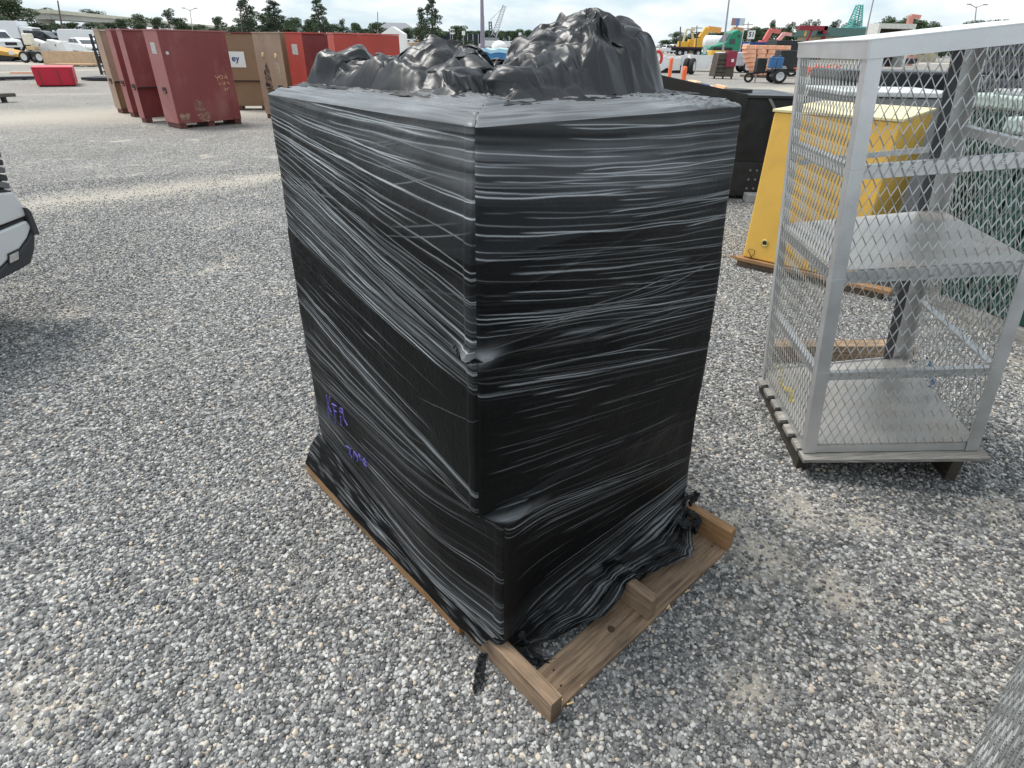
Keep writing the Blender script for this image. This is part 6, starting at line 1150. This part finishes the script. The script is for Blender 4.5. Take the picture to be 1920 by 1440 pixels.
t = thing('white_tank', 'white cylindrical tank lying behind the green semi cab', 'tank', gl(1338, 160)); MB().lathe([(-2.6, 0), (-2.5, .9), (-2.2, 1.4), (2.2, 1.4), (2.5, .9), (2.6, 0)], (0, 0, 2.6), (1, 0, 0), 20).build('tank', WHITEP, t, local=True, smooth=True); MB().box((0, 0, .6), (3, 1.2, 1.2)).build('cradle', BLACKSTEEL, t, local=True)
def boomlift(label, px0, py0, px1, py1, y, m, bw=.7, nm='boom_lift', cat='boom lift', group='raised booms in the far yard', body=None, extra=None):
    a, b = W(px0, py0, y), W(px1, py1, y); t = thing(nm, label, cat, (a[0], y, 0), 0, group); MB().bar(V(a), V(b), bw, bw, up=(0, 1, 0)).build('boom', m, t)
    d = (V(b) - V(a)); MB().bar(V(b), V(b) + Vector((bw * 2.2, 0, -bw * .2)), bw * .8, bw * .8, up=(0, 1, 0)).build('boom_head', extra or m, t)
    MB().box((a[0], y, a[2] / 2), (2.6, 2.2, max(1.0, a[2]))).build('turret', body or m, t, bevel=.1); MB().box((a[0], y, .5), (3.4, 2.3, .6)).build('chassis', BLACKSTEEL, t, bevel=.05); return t
boomlift('yellow boom lift with thin pale boom, left of two in the far yard', 1281, 78, 1288, 55, 185, mat('cream boom', (.66, .56, .34), .5), .45, body=YM); boomlift('yellow boom leaning inward, right half of the left pair', 1300, 74, 1296, 55, 186, mat('tan boom', (.62, .48, .28), .5), .5, body=YM)
boomlift('bright yellow boom lift with orange head left of the green semi', 1314, 72, 1327, 54, 175, YO, 1.5, body=YM, extra=mat('orange head', (.80, .38, .10), .5)); boomlift('orange headed boom rising just above the green semi roof', 1370, 62, 1374, 54, 165, mat('peach boom', (.80, .58, .40), .5), 1.1, extra=mat('orange brown head', (.55, .28, .12), .5))
RB = mat('faded red boom', (.66, .16, .14), .5); boomlift('faded red boom right of the sign reading 51', 1434, 76, 1445, 57, 170, RB, 1.1); boomlift('shorter pink red boom beside the longer one', 1459, 76, 1470, 63, 175, mat('pink boom', (.75, .38, .36), .5), .9)
def frame_machine(label, px0, px1, py0, y, m):
    a, b = gl(px0, y), gl(px1, y); L_ = b[0] - a[0]; zt = zat((px0 + px1) / 2, py0, y); t = thing('loading_frame', label, 'machine', a)
    MB().box((L_ / 2, 0, zt - .35), (L_, .9, .7)).build('crossbeam', m, t, local=True, bevel=.05); MB().box((L_ - .35, 0, zt / 2), (.6, .9, zt)).build('leg', m, t, local=True); MB().bar((L_ * .5, 0, zt - .5), (L_ * .22, 0, .4), .45, .3).build('arm', m, t, local=True); MB().box((L_ * .28, 0, zt - 1.0), (.25, .25, 1.2)).build('post', YM, t, local=True); MB().box((L_ * .75, .2, .9), (1.0, 1.2, 1.8)).build('cab', NAVY, t, local=True, bevel=.05); MB().box((L_ * .6, -.2, 1.2), (.12, .12, 1.6)).build('yellow_bar', YM, t, local=True); return t
frame_machine('dark red overhead loading frame above the cage roof corner', 1489, 1541, 48, 120, mat('frame red', (.28, .02, .035), .5))
DB = mat('dark blue paint', (.02, .05, .20), .4); t = thing('blue_implement', 'dark blue frame machine carrying white boxes, right of the green semi', 'machine', gl(1392, 135)); MB().box((1.6, 0, 2.3), (5.6, 1.4, .7)).build('frame', DB, t, local=True, bevel=.05); MB().box((0, 0, 1.0), (2.6, 1.6, 1.8)).build('hopper', DB, t, local=True, bevel=.2); MB().box((.4, -.9, 1.9), (1.2, .3, .9)).build('white_box', WHITEP, t, local=True); MB().box((2.6, 0, .8), (3, 1.2, 1.0)).build('base', BLACKSTEEL, t, local=True)
# low green roofed building and white portal
bl = gl(1534, 120); br = gl(1760, 120); t = thing('green_roof_building', 'long low building with a dark green roof and tan stone wall', 'building', bl); BLn = br[0] - bl[0]; zr = zat(1600, 52, 120)
MB().box((BLn / 2, 5, zr * .36), (BLn, 10, zr * .72)).build('wall', mat('tan stone', (.50, .42, .28), .8, 0, .2, .8), t, local=True); MB().hexa([(-1, -1, zr * .72 + .02), (BLn + 1, -1, zr * .72 + .02), (BLn + 1, 11, zr * .72 + .02), (-1, 11, zr * .72 + .02), (-.4, 1.5, zr), (BLn + .4, 1.5, zr), (BLn + .4, 8.5, zr), (-.4, 8.5, zr)]).build('roof', mat('dark green roof', (.008, .045, .035), .6), t, local=True)
for k in range(6): MB().box((3 + k * BLn / 7, -.03, zr * .36), (1.4, .06, 1.2)).build('window', GLASS, t, local=True)
a, b = gl(1634, 80), gl(1702, 80); L_ = b[0] - a[0]; zt = zat(1668, 44, 80); t = thing('white_portal', 'pale open fronted container portal rising above the cage roof', 'portal', a); PC = mat('pale container', (.66, .65, .60), .6)
MB().box((L_ / 2, 1, zt - .25), (L_, 2.4, .5)).build('top_beam', PC, t, local=True)
for x in (.15, L_ - .15): MB().box((x, 1, (zt - .5) / 2), (.3, 2.4, zt - .5)).build('side', PC, t, local=True)
MB().box((L_ / 2, 2.25, (zt - .5) / 2), (L_ - .6, .1, zt - .5)).build('back', mat('dark interior', (.05, .035, .03), .8), t, local=True)
boomlift('red and white striped boom against the trees above the cage roof', 1700, 70, 1708, 30, 90, mat('red white boom', (.70, .30, .25), .5), .55); 
netting('orange safety netting heaped on the gravel, seen through the upper left cage mesh', 1520, 1592, 126, 140, 12.5)

# ------------------------------------------------------------------ trees
def leaf_mat(nm, c0, c1):
    m = bpy.data.materials.new(nm); m.use_nodes = True; n, l = m.node_tree.nodes, m.node_tree.links; b = n['Principled BSDF']; b.inputs['Roughness'].default_value = .7; b.inputs['Specular IOR Level'].default_value = .2
    t = n.new('ShaderNodeTexCoord'); z = n.new('ShaderNodeTexNoise'); z.inputs['Scale'].default_value = .55; z.inputs['Detail'].default_value = 5; l.new(t.outputs['Object'], z.inputs['Vector'])
    c = n.new('ShaderNodeValToRGB'); c.color_ramp.elements[0].position = .35; c.color_ramp.elements[1].position = .65; c.color_ramp.elements[0].color = (*c0, 1); c.color_ramp.elements[1].color = (*c1, 1); l.new(z.outputs[0], c.inputs[0]); l.new(c.outputs[0], b.inputs['Base Color']); return m
LF = [leaf_mat('oak leaves', (.042, .070, .036), (.10, .14, .068)), leaf_mat('pine needles', (.040, .062, .042), (.09, .12, .07)), leaf_mat('hazy green leaves', (.060, .090, .050), (.12, .16, .085))]  # leaf colours paled to carry the distance haze
BARK = mat('bark', (.10, .08, .06), .9, 0, .2, 3)
def crown(clumps, nleaf, size, seed, squash=.7):
    rs = np.random.default_rng(seed); vs = []; 
    for (cx, cy, cz, r) in clumps:
        n = int(nleaf * r * r); u = rs.normal(size=(n, 3)); u /= np.linalg.norm(u, axis=1)[:, None]; rad = r * rs.uniform(.35, 1.05, n) ** .6; p = u * rad[:, None] * np.array([1, 1, squash]) + np.array([cx, cy, cz])
        a = rs.normal(size=(n, 3)); a /= np.linalg.norm(a, axis=1)[:, None]; b = np.cross(a, rs.normal(size=(n, 3))); b /= np.linalg.norm(b, axis=1)[:, None]; s = size * rs.uniform(.6, 1.4, n)[:, None]; vs.append(np.stack([p - a * s, p + b * s * .6, p + a * s, p - b * s * .6], 1))
    return np.concatenate(vs).reshape(-1, 3)
def tree_proto(nm, kind, seed, leaf):
    rs = random.Random(seed); t = thing(nm, 'x', 'tree'); H = 12.; cl = []; tk = MB()
    if kind == 'broad':
        for k in range(16): a = rs.uniform(0, 6.28); d = rs.uniform(0, 3.4); z = rs.uniform(4.0, 10.4); d *= (1 - abs(z - 6.5) / 7); cl.append((d * math.cos(a), d * math.sin(a), z, rs.uniform(1.1, 1.9)))
        for k in range(7): a = k * .9; cl.append((2.7 * math.cos(a), 2.7 * math.sin(a), 1.6 + 1.3 * (k % 2), 1.6))
        tk.tube((0, 0, 0), (0, 0, 5), .35, 8, .22)
        for c in cl[:7]: tk.tube((0, 0, 3.5), (c[0] * .8, c[1] * .8, c[2]), .14, 5, .05)
        n, s_ = 105, .20
    elif kind == 'pine':
        z = 3.0
        while z < 11.6:
            r = 2.3 * (1 - (z / 12.5) ** 2.2) + .3
            for k in range(3): a = rs.uniform(0, 6.28); d = r * rs.uniform(.35, .95); cl.append((d * math.cos(a), d * math.sin(a), z + rs.uniform(-.3, .3), rs.uniform(.55, .95))); tk.tube((0, 0, z - .4), (d * math.cos(a), d * math.sin(a), z), .06, 4, .03)
            z += .62
        tk.tube((0, 0, 0), (0, 0, 11.5), .26, 8, .06); n, s_ = 165, .16
    else:       # sparse, flat topped
        for k in range(9): a = rs.uniform(0, 6.28); d = rs.uniform(.6, 2.4); z = rs.uniform(7.4, 11.2); cl.append((d * math.cos(a), d * math.sin(a), z, rs.uniform(.8, 1.25))); tk.tube((0, 0, z - 2.2), (d * math.cos(a), d * math.sin(a), z), .09, 5, .03)
        tk.tube((0, 0, 0), (0, 0, 10.2), .24, 8, .08); n, s_ = 130, .17
    tk.build('trunk', BARK, t, local=True); co = crown(cl, n, s_, seed); q = np.arange(len(co)).reshape(-1, 4); npmesh('crown', co, q, leaf, t, False); return t
PRO = {'broad': tree_proto('oak_tree', 'broad', 1, LF[0]), 'broad2': tree_proto('oak_tree', 'broad', 2, LF[2]), 'pine': tree_proto('pine_tree', 'pine', 3, LF[1]), 'sparse': tree_proto('pine_tree', 'sparse', 4, LF[1]), 'broad3': tree_proto('oak_tree', 'broad', 5, LF[0])}
used = set(); kids = {k: [c for c in COL.objects if c.parent == o] for k, o in PRO.items()}
def tree(kind, px, pyt, y, wpx, label, group, rz=None):
    o = PRO[kind]; 
    if kind in used:
        r = o.copy(); COL.objects.link(r)
        for c in kids[kind]: d = c.copy(); COL.objects.link(d); d.parent = r; d.matrix_parent_inverse = Matrix()
    else:
        r = o; used.add(kind)
        for c in kids[kind]: c.matrix_parent_inverse = Matrix()
    p = W(px, hor(px), y); h = zat(px, pyt, y); base_w = {'broad': 8.2, 'broad2': 8.2, 'broad3': 8.2, 'pine': 5.2, 'sparse': 5.4}[kind]; sx = 1.22 * wpx * y / 1276 / base_w
    r.matrix_basis = Matrix.Translation((p[0], y, -.1)) @ Matrix.Rotation(random.uniform(0, 6.28) if rz is None else rz, 4, 'Z') @ Matrix.Diagonal((sx, sx, h / 11.9, 1)); tag(r, label, 'tree', group); return r
random.seed(21)
G1, G2, G3, G4 = 'trees around the elevated road', 'trees of the dark belt beyond the far yard', 'trees rising above the cage roof', 'tall trees on the skyline'
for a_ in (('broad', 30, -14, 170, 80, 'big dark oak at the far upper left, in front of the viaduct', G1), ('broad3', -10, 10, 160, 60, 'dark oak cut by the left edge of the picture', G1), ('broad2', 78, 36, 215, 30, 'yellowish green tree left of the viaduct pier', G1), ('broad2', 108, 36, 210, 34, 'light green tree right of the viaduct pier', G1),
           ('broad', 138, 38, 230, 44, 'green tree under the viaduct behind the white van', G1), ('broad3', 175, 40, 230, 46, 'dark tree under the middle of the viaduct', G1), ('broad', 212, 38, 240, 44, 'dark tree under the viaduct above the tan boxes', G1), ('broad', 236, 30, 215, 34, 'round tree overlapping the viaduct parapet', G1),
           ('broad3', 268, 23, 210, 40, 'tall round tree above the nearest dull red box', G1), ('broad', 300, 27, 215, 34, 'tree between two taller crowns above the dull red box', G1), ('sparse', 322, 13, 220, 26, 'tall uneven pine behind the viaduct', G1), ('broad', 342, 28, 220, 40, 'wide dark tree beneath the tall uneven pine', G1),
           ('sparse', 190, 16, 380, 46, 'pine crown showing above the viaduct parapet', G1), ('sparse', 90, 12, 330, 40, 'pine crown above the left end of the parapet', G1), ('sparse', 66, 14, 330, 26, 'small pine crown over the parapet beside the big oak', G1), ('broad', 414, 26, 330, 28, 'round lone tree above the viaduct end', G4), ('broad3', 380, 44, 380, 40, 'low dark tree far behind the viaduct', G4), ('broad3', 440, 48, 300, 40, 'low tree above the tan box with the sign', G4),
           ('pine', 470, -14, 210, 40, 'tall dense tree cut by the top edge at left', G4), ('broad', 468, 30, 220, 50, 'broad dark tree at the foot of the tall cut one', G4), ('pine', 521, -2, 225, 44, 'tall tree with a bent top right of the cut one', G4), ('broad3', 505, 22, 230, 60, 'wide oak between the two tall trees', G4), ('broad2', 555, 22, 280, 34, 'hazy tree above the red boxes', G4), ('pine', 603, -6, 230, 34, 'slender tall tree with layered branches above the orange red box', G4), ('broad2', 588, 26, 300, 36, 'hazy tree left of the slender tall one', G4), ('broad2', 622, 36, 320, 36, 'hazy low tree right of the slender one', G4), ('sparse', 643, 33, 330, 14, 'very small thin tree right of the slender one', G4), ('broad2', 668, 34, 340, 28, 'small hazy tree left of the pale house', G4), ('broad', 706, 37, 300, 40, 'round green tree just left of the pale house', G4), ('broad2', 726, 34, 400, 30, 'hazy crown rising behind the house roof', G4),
           ('pine', 792, 12, 190, 24, 'shorter of the two tall pines near the centre', G4), ('pine', 812, -8, 185, 34, 'taller of the two tall pines near the centre', G4), ('broad', 790, 46, 220, 40, 'dark tree at the foot of the tall pines', G4), ('broad3', 820, 50, 230, 40, 'dark tree right of the tall pines foot', G4), ('broad', 862, 43, 220, 44, 'round bright tree above the blue black container', G4), ('broad2', 842, 52, 260, 30, 'small tree between tall pines and round tree', G4), ('broad3', 540, 36, 300, 50, 'wide low oak filling the gap left of the hazy trees', G4), ('broad', 575, 44, 320, 44, 'low dark tree above the red boxes', G4), ('broad3', 645, 48, 330, 44, 'low dark tree right of the slender tall one', G4), ('broad', 690, 50, 340, 40, 'low dark tree just left of the round tree by the house', G4), ('broad3', 765, 50, 320, 40, 'dark tree right of the pale house', G4), ('broad', 880, 54, 320, 30, 'small dark tree at the foot of the tall mast', G4), ('broad3', 360, 46, 300, 50, 'low wide tree under the lamp post', G1), ('broad', 400, 50, 320, 40, 'low dark tree left of the round lone one', G4), ('broad2', 60, 46, 190, 40, 'leafy shrub height tree behind the white box truck', G1)): tree(*a_)
for k in range(13):
    px = 893 + k * 12 + random.uniform(-3, 3); tree(('broad', 'broad3', 'broad')[k % 3], px, 50 + random.uniform(0, 7), 300 + random.uniform(0, 30), 30, 'dark tree of the even belt beyond the lattice crane, %s from the left' % ['first', 'second', 'third', 'fourth', 'fifth', 'sixth', 'seventh', 'eighth', 'ninth', 'tenth', 'eleventh', 'twelfth', 'thirteenth'][k], G2)
ORD = ['first', 'second', 'third', 'fourth', 'fifth', 'sixth', 'seventh', 'eighth', 'ninth', 'tenth', 'eleventh', 'twelfth', 'thirteenth', 'fourteenth', 'fifteenth', 'sixteenth', 'seventeenth', 'eighteenth']
tops = [72, 57, 66, 60, 56, 58, 55, 57, 54, 52, 50, 47, 48, 50, 47, 33, 46, 50]; pxs = [1246, 1267, 1282, 1296, 1312, 1328, 1342, 1356, 1370, 1384, 1398, 1410, 1420, 1430, 1436, 1440, 1456, 1470]
for k in range(18): tree('broad3' if k % 2 else 'broad', pxs[k], tops[k], 280 + random.uniform(-20, 30), 34 if k != 15 else 18, 'dark tree of the belt right of the crumpled sheet, %s from the left' % ORD[k], G2)
for k, (px, py, wd, kd) in enumerate(((1472, 38, 20, 'sparse'), (1490, 42, 16, 'sparse'), (1508, 34, 20, 'sparse'), (1521, 33, 10, 'sparse'), (1552, 34, 22, 'sparse'), (1577, 40, 16, 'sparse'), (1592, 32, 22, 'sparse'), (1480, 56, 40, 'broad'), (1520, 56, 40, 'broad3'), (1560, 56, 40, 'broad'))):
    tree(kd, px, py, 260, wd, 'dark ragged tree above the red frame and green roof, %s of the row' % ORD[k], G3)
for k, (px, py, wd) in enumerate(((1638, 34, 26), (1652, 26, 30), (1672, 30, 28), (1690, 25, 34), (1714, 30, 30), (1736, 36, 28), (1752, 44, 24), (1768, 46, 24), (1808, 30, 30), (1832, 34, 28), (1856, 28, 28), (1880, 34, 30), (1900, 28, 26), (1925, 34, 34))):
    tree(('broad', 'broad3')[k % 2], px, py, 200 + (k * 37) % 23, wd + 14, 'dark rounded tree above the cage roof, %s from the left' % ORD[k], G3)
for k, o in PRO.items():
    if k not in used:
        for c in kids[k]: bpy.data.objects.remove(c)
        bpy.data.objects.remove(o)
